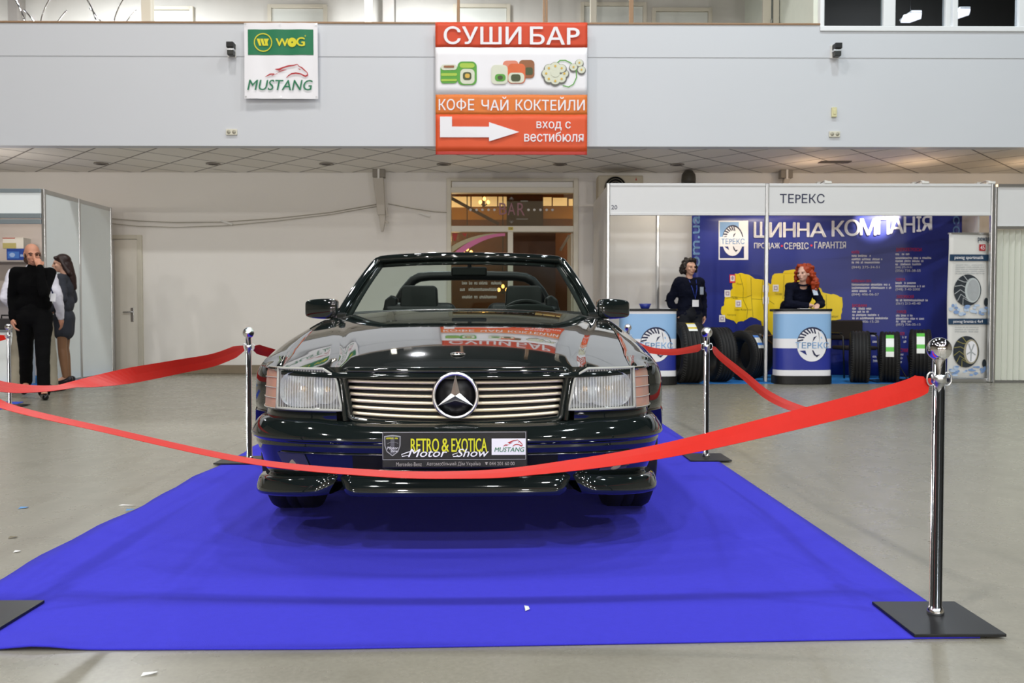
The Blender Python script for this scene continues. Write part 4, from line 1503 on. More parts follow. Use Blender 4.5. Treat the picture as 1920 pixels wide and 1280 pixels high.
# wire stands that keep the right-hand tyres upright
for p, q, l in ((1667, 717.5, 'thin black wire stand holding the middle stickered tyre'), (1724, 716, 'thin black wire stand holding the stickered tyre by the tall poster')):
    Y = 1401.3 / (q - 596)
    x = W(p, q, Y)[0]
    hw = .15
    b = MB()
    for s in (-1, 1):
        b.tube([(s * (hw - .02), .1, .36), (s * hw, -.02, .2), (s * (hw + .05), -.16, .02), (s * (hw + .06), -.1, .008), (s * (hw + .04), .32, .008)], .008, 8)
    b.tube([(-hw - .04, .32, .008), (hw + .04, .32, .008)], .008, 8)
    o = b.build('tyre_stand', BLACK, loc=(x, Y, .006))
    tag(o, l, 'stand', 'wire tyre stands')

# black bag behind the tyres
x, z = W(1418, 640, 12.45)
t = thing('sports_bag', 'black bag with tan piping behind the tyre with the blue sticker', 'bag', (x, 12.45, .006))
P = []
for i in range(13):
    a = -PI / 2 + PI * i / 12
    P.append((.27 * math.sin(a), .0))
MB().ell((0, 0, .40), (.29, .2, .40), 24, 16).build('body', mat('bag_black', '#1c1a18', rough=.7, var=.15), t)
MB().tube([(.24 * math.sin(a * PI / 10 - PI / 2), -.16 * math.cos(a * PI / 10 - PI / 2), .63) for a in range(11)], .012, 8).tube([(-.1, -.13, .70), (.05, -.17, .62), (.2, -.17, .5)], .01, 8).build('piping', mat('bag_tan', '#7a5424', rough=.6), t)
MB().box(-.05, .02, -.20, -.16, .61, .66).build('buckle', ALU, t, bevel=.008)

# visitor chair
x, z = W(1600, 700, 12.4)
t = thing('visitor_chair', 'black upholstered visitor chair behind the plain tyre', 'chair', (x, 12.4, .0065), R(4))
CH = mat('chair_fabric', '#241d19', rough=.9, var=.12)
CF = mat('chair_frame', '#19191a', rough=.4)
MB().box(-.25, .25, .2, .255, .56, .86).build('backrest', CH, t, bevel=.04, seg=4)
MB().box(-.25, .25, -.24, .2, .42, .48).build('seat', CH, t, bevel=.025, seg=3)
for s in (-1, 1):
    MB().tube([(s * .27, -.26, .01), (s * .265, -.22, .42), (s * .265, -.2, .62), (s * .265, -.1, .655), (s * .265, .18, .655)], .013, 8).build('leg', CF, t)
    MB().tube([(s * .27, .3, .01), (s * .26, .22, .42), (s * .24, .235, .62)], .013, 8).build('leg', CF, t)
    MB().box(s * .265 - .025, s * .265 + .025, -.14, .16, .655, .68).build('armrest', CF, t, bevel=.008)

# tall roll-up banner with snow chains
YC = 11.62


def cx_(p):
    return W(p, 560, YC)[0]


def cz_(q):
    return W(1815, q, YC)[1]


t = thing('chain_banner', 'tall white roll-up banner with two pictures of snow chains on wheels at the booth end', 'banner', (cx_(1815), YC, 0.001))


def bow(v):
    s = (v[0] - cx_(1777)) / (cx_(1855) - cx_(1777))
    return (v[0], v[1] + .03 * math.sin(v[2] * 4) * (s - .5), v[2])


b = MB()
sheet(b, cx_(1777), cx_(1855), .06, cz_(437), YC, 0, 8, 20)
b.warp(bow)
o = wb(b, 'sheet', mat('poster_white', '#dddcd8', rough=.4, var=.02), t)
md = o.modifiers.new('t', 'SOLIDIFY'); md.thickness = .004
wb(MB().box(cx_(1777), cx_(1857), YC - .1, YC + .1, .001, .058), 'foot', ALU, t, bevel=.01)
wb(MB().tube([(cx_(1816), YC + .05, .05), (cx_(1816), YC + .03, cz_(438))], .012, 8), 'support_rod', ALU, t)
wb(MB().box(cx_(1776), cx_(1856), YC - .012, YC + .012, cz_(438) - .01, cz_(436)), 'top_rail', ALU, t)
g = MB()
yq = YC - .014
inkd = 1
for q0, q1, s1 in ((477, 489, 'pewag sportmatik'), (597, 608, 'pewag brenta-c 4x4')):
    g.rect(cx_(1778), cx_(1853), cz_(q1), cz_(q0), yq, 1)
    g.text(s1, cx_(1787), cx_(1842), cz_(q1 - 1.5), cz_(q0 + 2.5), yq - .004, 0, .01)
g.text('pewag', cx_(1831.5), cx_(1853), cz_(455), cz_(445), yq, 1, .01)
g.rect(cx_(1834), cx_(1846), cz_(470), cz_(458), yq, 4); g.text('45', cx_(1836), cx_(1844), cz_(468), cz_(460), yq - .003, 0)
for k in range(5):
    g.marks(cx_(1790), cx_(1845), cz_(497.5 + 4 * k), cz_(495 + 4 * k), yq, 3, 60 + k, 6)
for k in range(3):
    g.marks(cx_(1790), cx_(1835), cz_(614.5 + 4 * k), cz_(612 + 4 * k), yq, 3, 80 + k, 5)
for (u, v, a, c_) in ((1813, 544, 25, 30), (1812, 659, 25, 30)):
    sxx = (cx_(1850) - cx_(1780)) / 70
    g.disc(cx_(u), cz_(v), a * sxx, c_ * sxx * .98, yq, 2)
    g.disc(cx_(u + 9), cz_(v), (a - 11) * sxx, (c_ - 7) * sxx, yq - .003, 5 if v < 600 else 6)
    g.disc(cx_(u + 10), cz_(v), (a - 14) * sxx, (c_ - 10) * sxx, yq - .005, 0 if v > 600 else 3)
    for k in range(6):
        an = R(110 + 28 * k)
        stroke(g, [(cx_(u + a * math.cos(an)), cz_(v + c_ * math.sin(an))), (cx_(u + a * .55 * math.cos(an + .3)), cz_(v + c_ * .6 * math.sin(an + .3))), (cx_(u + 9 + (a - 11) * math.cos(an)), cz_(v + (c_ - 7) * math.sin(an)))], .012, yq - .006, 3 if v < 600 else 7)
    for k in range(5):
        an = R(72 * k + 20)
        stroke(g, [(cx_(u + 9), cz_(v)), (cx_(u + 9 + 9 * math.cos(an)), cz_(v + 18 * math.sin(an)))], .018, yq - .007, 3)
    g.disc(cx_(1847), cz_(v + 22), 4 * sxx, 8 * sxx, yq - .001, 2, 14)
    rg = random.Random(v)
    q0 = v + 28
    for k in range(26):
        xx = rg.uniform(1780, 1850); qq = rg.uniform(q0, q0 + 17)
        rx_ = rg.uniform(2, 6)
        g.disc(min(max(cx_(xx), cx_(1779) + rx_ * sxx), cx_(1852) - rx_ * sxx), cz_(qq), rx_ * sxx, rg.uniform(1.5, 4) * sxx, yq - .0002 * k, 8 if rg.random() < .6 else 9, 9)
g.marks(cx_(1797), cx_(1838), cz_(714), cz_(710.5), yq - .008, 1, 99, 4)
g.warp(bow)
wb(g, 'print', [M_INKWHITE, mat('poster_navy', '#23405c', rough=.4), mat('poster_tyre', '#2a3138', rough=.5, var=.3, scale=30), mat('poster_grey', '#a9adaf', rough=.4), M_HORSE, mat('poster_silver', '#bfc6c6', rough=.4),
                mat('poster_tan', '#a8a08a', rough=.4), mat('poster_olive', '#8d8650', rough=.5), mat('poster_ice', '#7f9cc8', rough=.5), mat('poster_ice_pale', '#b9cbe2', rough=.5)], t)

# next booth with a folding door
xb = W(1866, 400, 11.5)[0]
nb = thing('neighbour_booth', 'white booth front with a pleated folding door at the right edge', 'booth', (xb, 11.5, 0))
wb(MB().box(xb + .01, xb + 2.6, 11.48, 11.5, tz(424), tz(350)), 'fascia_panel', M_PANEL, nb)
for c_, d in ((tz(350), tz(345)), (tz(429), tz(424))):
    wb(MB().box(xb + .013, xb + 2.6, 11.46, 11.52, c_, d), 'rail', ALU, nb)
wb(MB().box(xb - .02, xb + .012, 11.46, 11.52, .001, tz(350)), 'post', ALU, nb, bevel=.006)
P = []
for i in range(41):
    x = xb + .04 + .042 * i
    P.append([(x, 11.52 + (.05 if i % 2 else .0), .03), (x, 11.52 + (.05 if i % 2 else .0), tz(429.5))])
wb(MB().grid(P, 0, False), 'folding_door', mat('folding_white', '#d8dacf', rough=.5, var=.02), nb)
wb(MB().box(xb + .02, xb + 2.6, 11.5, 11.59, .001, .025), 'threshold', mat('threshold_dark', '#6b6a66'), nb)

# ------------------------------------------------------------------ left booth
xl = W(84, 500, 11.1)[0]
zl = W(84, 354, 11.1)[1]
lb = thing('exhibition_booth', 'white panelled booth at the left edge with aluminium posts and shelves', 'booth', (xl, 11.1, 0))
M_LP = mat('booth_cool_white', '#eef4f4', rough=.4, var=.015)
M_INNER = mat('booth_inner', '#d2c6bd', rough=.6, var=.02)
ym = 12.0; ye = 12.95
for yy in (11.1, ym, ye):
    wb(MB().box(xl - .025, xl + .02, yy - .022, yy + .022, .007, zl), 'post', ALU, lb, bevel=.008)
wb(MB().box(xl - .008, xl + .008, 11.125, ym - .024, .05, zl - .06), 'side_panel', M_LP, lb)
wb(MB().box(xl - .008, xl + .008, ym + .024, ye - .024, .05, zl - .06), 'side_panel', M_LP, lb)
for c_, d in ((zl - .06, zl - .005), (.007, .05)):
    wb(MB().box(xl - .014, xl + .014, 11.125, ye - .024, c_, d), 'rail', ALU, lb)


wb(MB().box(xl - 3.045, xl - 3.0, 11.078, 11.122, .007, zl), 'post', ALU, lb, bevel=.008)


def lz(q):
    return W(40, q, 11.1)[1]


wb(MB().box(xl - 3, xl - .026, 11.09, 11.11, lz(400), lz(361)), 'fascia_panel', M_LP, lb)
for a, b, c_, d in ((11.075, 11.125, lz(361), zl), (11.075, 11.125, lz(409), lz(400)), (11.07, 11.1, lz(420), lz(411))):
    wb(MB().box(xl - 3, xl - .028, a, b, c_, d), 'rail', mat('booth_rail', '#9aa6ac', rough=.35, metal=.5), lb, bevel=.004)
wb(MB().box(xl - 3, xl - .02, ye - .01, ye + .01, .007, zl), 'back_panel', M_INNER, lb)
ysh = 12.55


def hx_(p, Y=ysh):
    return W(p, 500, Y)[0]


def hz_(q, Y=ysh):
    return W(40, q, Y)[1]


xs1 = hx_(84)
for q in (488, 553):
    wb(MB().box(xs1 - 2.2, xs1, ysh - .02, ye - .012, hz_(q) - .02, hz_(q)), 'shelf', mat('shelf_grey', '#b9b0a8', rough=.4), lb)
point('left_booth_lamp', (xl - 1.2, 11.7, zl - .15), 14, .1, (1, .9, .82))


def prop(name, label, cat, p0, p1, qb, qt, dep, m, Y=ysh, extra=None, bev=.004):
    x0, x1 = hx_(p0, Y), hx_(p1, Y)
    zb = hz_(qb, Y) + .001
    t = thing(name, label, cat, ((x0 + x1) / 2, Y + dep / 2 + .01, zb))
    w = (x1 - x0) / 2
    h = hz_(qt, Y) - zb
    MB().box(-w, w, -dep / 2, dep / 2, 0, h).build('body', m, t, bevel=bev)
    if extra:
        extra(t, w, dep, h)
    return t


def bluebox(t, w, d, h):
    g = MB()
    g.rect(-w * .9, w * .1, h * .15, h * .75, -d / 2 - .002, 0)
    g.disc(-w * .5, h * .45, w * .25, h * .2, -d / 2 - .003, 1, 14)
    g.rect(w * .2, w * .9, h * .3, h * .5, -d / 2 - .002, 1)
    g.build('print', [mat('box_blue_light', '#4a78c4', rough=.4), mat('box_blue_pale', '#9fb8e0', rough=.4)], t)


prop('blue_box', 'flat blue printed box on the upper booth shelf behind the man in black', 'box', 12, 55, 487.5, 466, .25, mat('box_blue', '#27479a', rough=.4, var=.1), extra=bluebox)


def whitebox(t, w, d, h):
    MB().rect(-w, w * .3, h * .02, h * .5, -d / 2 - .002, 0).rect(-w, w * .2, h * .9, h * .98, -d / 2 - .002, 1).build('print', [mat('box_olive', '#b5a86a', rough=.5), mat('box_red', '#b0402c', rough=.5)], t)


bw = prop('product_box', 'cream box with a red edge stacked on the flat blue box', 'box', 5, 44, 466, 445, .2, mat('box_cream', '#ddd6c8', rough=.5), extra=whitebox)
# tilted dark frame on the second shelf
x0, x1 = hx_(-6), hx_(20)
t = thing('picture_frame', 'dark picture frame leaning on the lower booth shelf, left edge', 'frame', ((x0 + x1) / 2, 12.75, hz_(553) + .002))
MB().prism([(-.13, .0), (.12, .0), (.19, .24), (-.02, .24)], -.02, .0).build('frame', mat('frame_grey', '#57524f', rough=.4), t, bevel=.004)
MB().prism([(-.09, .04), (.1, .04), (.155, .215), (.0, .215)], -.024, -.0205).build('screen', mat('screen_dark', '#2a2628', rough=.2), t)

tw0, tw1 = W(-60, 700, 11.0)[0], W(30, 700, 11.0)[0]
zt_ = W(20, 618, 11.0)[1]
t = thing('display_counter', 'white front display counter at the left edge behind the thin post', 'counter', ((tw0 + tw1) / 2, 11.0, 0.006))
MB().box(-(tw1 - tw0) / 2, (tw1 - tw0) / 2, 0, .45, 0, zt_ - .04).build('front_panel', M_LP, t)
MB().box(-(tw1 - tw0) / 2 - .01, (tw1 - tw0) / 2 + .01, -.01, .46, zt_ - .04, zt_ - .008).build('top', mat('counter_rail', '#8f979c', rough=.35, metal=.4), t, bevel=.004)
x0, x1 = W(-12, 600, 11.15)[0], W(26, 600, 11.15)[0]
t = thing('briefcase', 'black briefcase lying on the white display counter at the left edge', 'case', ((x0 + x1) / 2, 11.25, zt_ + .0))
MB().box(-.17, .17, -.12, .12, 0, .15).build('body', mat('case_black', '#201c1c', rough=.5, var=.1), t, bevel=.012)
MB().tube([(-.06, -.06, .14), (-.055, -.07, .19), (.055, -.07, .19), (.06, -.06, .14)], .011, 8).build('handle', BLACK, t)
t.rotation_euler.z = R(12)
# ------------------------------------------------------------------ the convertible (its own axes: x across, y from the nose backwards, z up)
PAINT = mat('paint_black_green', (0.0075, 0.0115, 0.0112), rough=0.05, coat=1.0, var=0, spec=0.5)
PAINT2 = mat('cladding_black', (0.009, 0.012, 0.012), rough=0.16, coat=1.0, var=0, spec=0.5)
DARK = mat('engine_dark', '#050506', rough=0.7, var=0)
LEATHER = mat('leather_black', '#17191b', rough=0.42, var=.1, scale=30, bump=.08, bscale=200)
DASH = mat('dash_black', '#0d0e0f', rough=0.55, var=.1)
SLAT = mat('grille_slat', (0.86, 0.76, 0.58), rough=0.38, metal=.55, var=0)
car = thing('convertible_car', 'black open-top convertible with chrome star grille parked on the blue carpet', 'car', (-.188, 3.1, .0065), R(.95))

DD, NN = .49, 3.0


def fp(t, d=0.0):
    """plan of the nose: t from -1 (right-hand corner) to 1, pushed inwards by d"""
    s = 1 if t >= 0 else -1
    a = abs(t) * PI / 2

    def base(a):
        return .86 * math.sin(a) ** (2 / NN), DD * (1 - max(0, math.cos(a)) ** (2 / NN))
    x, y = base(a)
    if d:
        e = .004
        a0, a1 = max(a - e, 1e-5), min(a + e, PI / 2 - 1e-5)
        if a1 <= a0:
            a0, a1 = a - e, a
        x0, y0 = base(a0); x1, y1 = base(a1)
        tx_, ty_ = x1 - x0, y1 - y0
        l = math.hypot(tx_, ty_) or 1
        x += -ty_ / l * d; y += tx_ / l * d
    return s * x, y


def fy(x, d=0.0):
    """y of the nose plan at lateral x"""
    lo, hi = 0.0, 1.0
    for _ in range(40):
        m = (lo + hi) / 2
        if fp(m, d)[0] < abs(x):
            lo = m
        else:
            hi = m
    return fp(lo, d)[1]


def interp(k, x):
    if x <= k[0][0]:
        return k[0][1]
    for i in range(len(k) - 1):
        if x <= k[i + 1][0]:
            (x0, y0), (x1, y1) = k[i], k[i + 1]
            h = x1 - x0
            m0 = ((k[i + 1][1] - k[i - 1][1]) / (k[i + 1][0] - k[i - 1][0])) if i > 0 else (y1 - y0) / h
            m1 = ((k[i + 2][1] - y0) / (k[i + 2][0] - x0)) if i + 2 < len(k) else (y1 - y0) / h
            t = (x - x0) / h
            return (2 * t ** 3 - 3 * t * t + 1) * y0 + (t ** 3 - 2 * t * t + t) * h * m0 + (-2 * t ** 3 + 3 * t * t) * y1 + (t ** 3 - t * t) * h * m1
    return k[-1][1]


HZ = [(.04, .674), (.08, .685), (.14, .701), (.2, .718), (.3, .744), (.4, .768), (.55, .801), (.82, .850), (1.15, .895), (1.55, .937), (1.8, .956)]
GAPX = [(.0, .69), (.2, .692), (.4, .70), (.6, .718), (1.0, .742), (1.6, .772), (2.9, .775)]
DROP = [(.0, .0), (.2, .022), (.4, .036), (.6, .044), (1.0, .048), (1.6, .054)]
CREASE = [(.1, .475), (.35, .49), (1.3, .66), (1.6, .69)]


def hood_z(x, y):
    u = min(1.0, abs(x) / interp(GAPX, y))
    z = interp(HZ, y) - interp(DROP, y) * u ** 2.4
    xc = interp(CREASE, y)
    k = max(0, min(1, (y - .12) / .15))
    z -= .0085 * k * math.exp(-((abs(x) - xc) / .022) ** 2)
    z += .006 * k * max(0, 1 - (abs(x) / xc) ** 4) if abs(x) < xc else 0
    return z


def rear_edge(x):
    return 1.53 + .17 * (abs(x) / .77) ** 2


EDGE_D = .055
XS = [-.688 + 1.376 * i / 96 for i in range(97)]
P = []
for x0 in XS:
    u = x0 / .688
    ye_ = fy(x0, EDGE_D)
    row = []
    N = 40
    # rolled front lip
    for k in range(4):
        a = k / 4
        row.append((x0, ye_ + .012 * (1 - math.cos(a * PI / 2)), hood_z(x0, ye_ + .012) - .02 * (1 - math.sin(a * PI / 2))))
    for j in range(N + 1):
        v = j / N
        yr = rear_edge(u * .772)
        y = ye_ + .012 + (yr - ye_ - .012) * v
        x = u * interp(GAPX, y)
        row.append((x, y, hood_z(x, y)))
    # turned-down rear edge
    x, y, z = row[-1]
    row.append((x, y + .012, z - .006)); row.append((x, y + .014, z - .05))
    P.append(row)
hood = MB().grid(P, 0, True).build('bonnet', PAINT, car)
b = MB().lathe([(.0001, .006), (.012, .0075), (.024, .005), (.031, .001), (.031, -.006)], (0, .285, hood_z(0, .285) + .001), 'z', 24)
o = b.build('bonnet_badge', CHROME, hood)
# chrome-edged rear seam of the bonnet
seam = [(x * 1.122, rear_edge(x * 1.122) + .016, hood_z(x * 1.122, rear_edge(x * 1.122)) - .004) for x in XS[::4]]
MB().tube(seam, .006, 8).build('cowl_trim', mat('cowl_rubber', '#5a5a58', rough=.25, metal=.6, var=0), car)

# --- grille: black box, slats, star, painted surround
GD = .085


def gout(z):
    return .40 + (.425 - .40) * (z - .515) / (.684 - .515)


zt_g, zb_g = .686, .513


def zbot(x):
    return zb_g - .018 * (1 - min(1, abs(x) / .40) ** 2)


gb = MB()
n = 40
gb.grid([[(-.43 + .86 * i / n, fy(-.43 + .86 * i / n, GD) + .075, zbot(0) - .02), (-.43 + .86 * i / n, fy(-.43 + .86 * i / n, GD) + .075, .70)] for i in range(n + 1)], 0, True)
gb.grid([[(-.43 + .86 * i / n, fy(-.43 + .86 * i / n, GD) + .0, .70), (-.43 + .86 * i / n, fy(-.43 + .86 * i / n, GD) + .08, .70)] for i in range(n + 1)], 0, True)
grille = gb.build('grille', mat('grille_black', '#0a0910', rough=.5, var=0), car)
for k in range(7):
    f = k / 6
    zc_ = .676 - .0246 * k
    pts = []
    xe = gout(zc_) - .004
    for i in range(31):
        x = -xe + 2 * xe * i / 30
        sag = -.004 - .013 * f
        zz_ = zc_ + sag * (1 - (x / xe) ** 2) + .004 * (1 - f) * 0
        pts.append((x, fy(x, GD) + .004, zz_))
    MB().tube(pts, .0072, 8, flat=.95, up=(0, 0, 1)).build('slat', SLAT, grille)
# painted surround (rounded trapezium)
path = []
for i in range(21):
    x = -.41 + .82 * i / 20
    path.append((x, zt_g + .006))
for i in range(1, 6):
    a = R(90 - 18 * i)
    path.append((.41 + .02 * math.cos(a), zt_g - .014 + .02 * math.sin(a)))
for i in range(1, 6):
    z = zt_g - .014 + (zb_g + .02 - zt_g + .014) * i / 6
    path.append((.43 + (.407 - .43) * i / 6, z))
for i in range(6):
    a = R(-18 * i)
    path.append((.385 + .022 * math.cos(a), zb_g + .012 + .022 * math.sin(a)))
for i in range(1, 20):
    x = .385 - .77 * i / 20
    path.append((x, zbot(x) - .010))
half = len(path)
lp = []
for i in range(6):
    a = R(-90 - 18 * i)
    lp.append((-.385 + .022 * math.cos(a), zb_g + .012 + .022 * math.sin(a)))
for i in range(5, 0, -1):
    z = zt_g - .014 + (zb_g + .02 - zt_g + .014) * i / 6
    lp.append((-(.43 + (.407 - .43) * i / 6), z))
for i in range(5, 0, -1):
    a = R(90 + 18 * i)
    lp.append((-.41 + .02 * math.cos(a), zt_g - .014 + .02 * math.sin(a)))
path += lp
MB().tube([(x, fy(x, GD) - .004, z) for x, z in path], .0135, 12, closed=True, up=(0, 1, 0)).build('surround', PAINT, grille)
# star emblem
st = MB()
yS = GD - .028
zS = .598
RS = .084
st.tube([(RS * math.cos(2 * PI * i / 48) * .985, yS, zS + RS * math.sin(2 * PI * i / 48)) for i in range(48)], .0075, 10, closed=True, up=(0, 1, 0))
for k in range(3):
    a = R(90 + 120 * k)
    tip = (RS * .96 * math.cos(a), yS - .002, zS + RS * .96 * math.sin(a))
    l_ = (.019 * math.cos(a + R(60)), yS, zS + .019 * math.sin(a + R(60)))
    r__ = (.019 * math.cos(a - R(60)), yS, zS + .019 * math.sin(a - R(60)))
    top_ = (0, yS - .014, zS)
    bk = (0, yS + .01, zS)
    st.add([tip, l_, r__, top_, bk], [(0, 3, 1), (0, 2, 3), (0, 1, 4), (0, 4, 2)], 0)
star = st.build('star_emblem', mat('satin_chrome', (.9, .9, .92), rough=.24, metal=1, var=0), grille)
MB().lathe([(.0001, -.0), (RS - .004, -.0), (RS - .004, .012), (.0001, .012)], (0, yS + .006, zS), 'y', 36).build('backing', mat('emblem_black', '#0b0b0d', rough=.35, var=0), star)

# --- painted filler between surround and lamps, under the lamps, and front panel
fls = {-1: MB(), 1: MB()}


def strip(x0, x1, z0, z1, d0, d1, mi=0, n=14):
    fls[1].grid([[(x0 + (x1 - x0) * i / n, fy(x0 + (x1 - x0) * i / n, d0), z0), (x0 + (x1 - x0) * i / n, fy(x0 + (x1 - x0) * i / n, d1), z1)] for i in range(n + 1)], mi, True)


for s in (-1, 1):
    P = []
    for j in range(9):
        z = .50 + (.705 - .50) * j / 8
        f = j / 8
        xi = .415 + .02 * f
        xo = .437 + .03 * f + .055 * max(0, (f - .72) / .28) ** 2
        row = []
        for i in range(7):
            u = i / 6
            x = xi + (xo - xi) * u
            row.append((s * x, fy(x, .07) - .012 * math.sin(PI * u) + .012 * f, z))
        P.append(row)
    fls[s].grid(P, 0, True, flip=(s < 0))
P = []
for i in range(61):
    t_ = -1 + 2 * i / 60
    row = []
    for d, z in ((.062, .548), (.052, .535), (.06, .53), (.062, .50)):
        x, y = fp(t_ * .985, d)
        row.append((x, y, z))
    P.append(row)
for s, seg in ((-1, P[:23]), (1, P[38:])):
    fls[s].grid(seg, 0, True, flip=True)
    fls[s].build('front_panel', PAINT, car)

# --- head lamps and indicators
M_LENS = glassy('lamp_lens', '#f2f5f5', rough=.1, bump=.25, milk=.22, ribs='X')
M_LENSRIM = glassy('lamp_rim', '#d6d7d0', rough=.15, milk=.55)
M_IND = glassy('indicator_lens', '#eebfa8', rough=.08, milk=.5)
M_REF = mat('reflector', (.75, .77, .78), rough=.34, metal=.85, var=.2, scale=40, bump=.3, bscale=60)
for s in (-1, 1):
    def P3(u, v, d, s=s):
        xi = .434 + .032 * v + .05 * max(0, (v - .7) / .3) ** 2
        x = xi + (.703 - xi) * u
        return (s * x, fy(x, d) + .018 * v, .5385 + (.70 - .5385) * v)
    hb = MB()
    # housing walls behind the lens
    hb.grid([[P3(i / 12, j / 8, .052 + .11) for j in range(9)] for i in range(13)], 0, True, flip=(s > 0))
    for ed in ('b', 't', 'i', 'o'):
        row = []
        for i in range(13):
            u = i / 12
            a = {'b': (u, 0), 't': (u, 1), 'i': (0, u), 'o': (1, u)}[ed]
            row.append([P3(*a, .052), P3(*a, .052 + .11)])
        hb.grid(row, 0, True)
    lamp = hb.build('headlight', mat('lamp_housing', '#8d908e', rough=.35, metal=.6, var=.2, scale=20), car)
    MB().grid([[P3(i / 16, j / 10, .05 - .006 * math.sin(PI * i / 16) * math.sin(PI * j / 10)) for j in range(11)] for i in range(17)], 0, True, flip=(s < 0)).build('lens', M_LENS, lamp)
    rim = MB()
    loop = [P3(i / 12, .02, .047) for i in range(13)] + [P3(1, j / 8, .047) for j in range(1, 9)] + [P3(1 - i / 12, .985, .047) for i in range(1, 13)] + [P3(0, 1 - j / 8, .047) for j in range(1, 8)]
    rim.tube(loop, .0052, 8, closed=True, up=(0, 1, 0))
    rim.build('lens_rim', M_LENSRIM, lamp)
    # two reflector bowls with bulbs
    for cx__, w_, h_ in ((.60, .085, .07), (.505, .045, .055)):
        yc = fy(cx__, .05) + .02
        rf = MB()
        P = []
        for i in range(9):
            r_ = i / 8
            row = []
            for j in range(25):
                a = 2 * PI * j / 24
                row.append((s * (cx__ + w_ * r_ * math.copysign(abs(math.cos(a)) ** .7, math.cos(a))), yc + .075 * (1 - r_ ** 2) + .004, .617 + h_ * r_ * math.copysign(abs(math.sin(a)) ** .7, math.sin(a))))
            P.append(row)
        rf.grid(P, 0, True)
        rf = rf.build('reflector', M_REF, lamp)
        MB().ell((s * cx__, yc + .05, .615), (.012, .022, .012), 10, 8).build('bulb', mat('bulb_glass', '#d8b070', rough=.1, var=.0), rf)
    # indicator wraps round the corner
    ts = []
    lo = .70
    P = []
    t0 = 0.0
    # find t where x = .71 on the lens path
    for k in range(400):
        if fp(k / 400, .052)[0] >= .711:
            t0 = k / 400
            break
    tend = .93
    for i in range(15):
        t_ = t0 + (tend - t0) * i / 14
        row = []
        for j in range(9):
            v = j / 8
            x, y = fp(t_, .055 + .006 * v + .01 * max(0, (v - .8) / .2) ** 2 * (i / 14))
            zt__ = .70 - .012 * (i / 14) ** 3
            row.append((s * x, y + .012 * v, .5385 + (zt__ - .5385) * v))
        P.append(row)
    ind = MB().grid(P, 0, True, flip=(s < 0)).build('indicator', M_IND, car)
    Q = []
    for row in P:
        Q.append([(p[0] - s * .02, p[1] + .025, p[2]) for p in row])
    MB().grid(Q, 0, True, flip=(s > 0)).build('reflector', mat('indicator_back', '#c99a80', rough=.3, metal=.3, var=.25, scale=50), ind)
    rb = MB()
    for j in (0, 2, 4, 6, 8):
        rb.tube([tuple(Vector(r[j]) + Vector((s * .002, -.003, 0))) for r in P], .0018, 6)
    rb.tube([tuple(Vector(p) + Vector((0, -.003, 0))) for p in P[0]], .005, 6)
    rb.build('rib', M_LENSRIM, ind)

# --- front bumper
PROF = [(.17, .500), (.10, .505), (.065, .506), (.042, .499), (.027, .485), (.013, .465), (.004, .445), (0, .431), (.005, .423), (.017, .417), (.019, .412), (.017, .404), (.021, .395), (.03, .37), (.04, .345), (.05, .31), (.058, .285), (.075, .265), (.2, .25)]
P = []
for i in range(81):
    t_ = -1 + 2 * i / 80
    x0, _ = fp(t_)
    row = []
    for d, z in PROF:
        x, y = fp(t_, d)
        dip = .014 * max(0, 1 - (abs(x0) / .55) ** 4) if z > .43 else 0
        row.append((x, y, z - dip * min(1, (z - .43) / .07)))
    P.append(row)
bumper = MB().grid(P, 0, True, flip=True).build('front_bumper', PAINT, car)
# lip spoiler: three raised pads
LIP = [(.085, .290), (.05, .289), (.03, .285), (.021, .276), (.012, .250), (.008, .234), (.012, .224), (.03, .216), (.12, .212), (.2, .235)]


def lip(x0, x1, slant0=0.0, slant1=0.0, n=26, ext=False):
    P = []
    for i in range(n + 1):
        u = i / n
        x_ = x0 + (x1 - x0) * u
        row = []
        for k, (d, z) in enumerate(LIP):
            f = (.29 - z) / .075
            xx = x_ + (slant0 * (1 - u) ** 3 + slant1 * u ** 3) * f
            e = min(u, 1 - u) * abs(x1 - x0)
            dd = d + .03 * max(0, 1 - e / .03) ** 2 if not (ext and u > .5) else d
            xx = max(-.845, min(.845, xx))
            row.append((xx, fy(xx, dd), z))
        P.append(row)
    return P


lb_ = MB()
lb_.grid(lip(-.445, .445, .03, -.03, 40), 0, True, flip=True)
lb_.build('spoiler_lip', PAINT, bumper)
for s in (-1, 1):
    P = []
    x_in = .455
    tt0 = 0
    for k in range(1000):
        if fp(k / 1000, .02)[0] >= x_in:
            tt0 = k / 1000
            break
    for i in range(31):
        u = i / 30
        t_ = tt0 + (1 - tt0) * u
        row = []
        for d, z in LIP:
            f = (.29 - z) / .075
            dd = d + .03 * max(0, 1 - u / .06) ** 2 + .026 * max(0, (u - .55) / .45) ** 1.5
            te = max(0, min(1, t_ + .035 * f * (1 - u) ** 3))
            x, y = fp(te, dd)
            row.append((s * x, y, z - .03 * max(0, (abs(x) - .5)) / .35))
        P.append(row)
    MB().grid(P, 0, True, flip=(s > 0)).build('spoiler_lip', PAINT, bumper)
# dark lower intake and trim lines
def onb(x, z, e=.003):
    k = sorted(PROF[6:], key=lambda p: p[1])
    d = interp([(b_, a_) for a_, b_ in k], z)
    return (x, fy(x, d) - e, z)


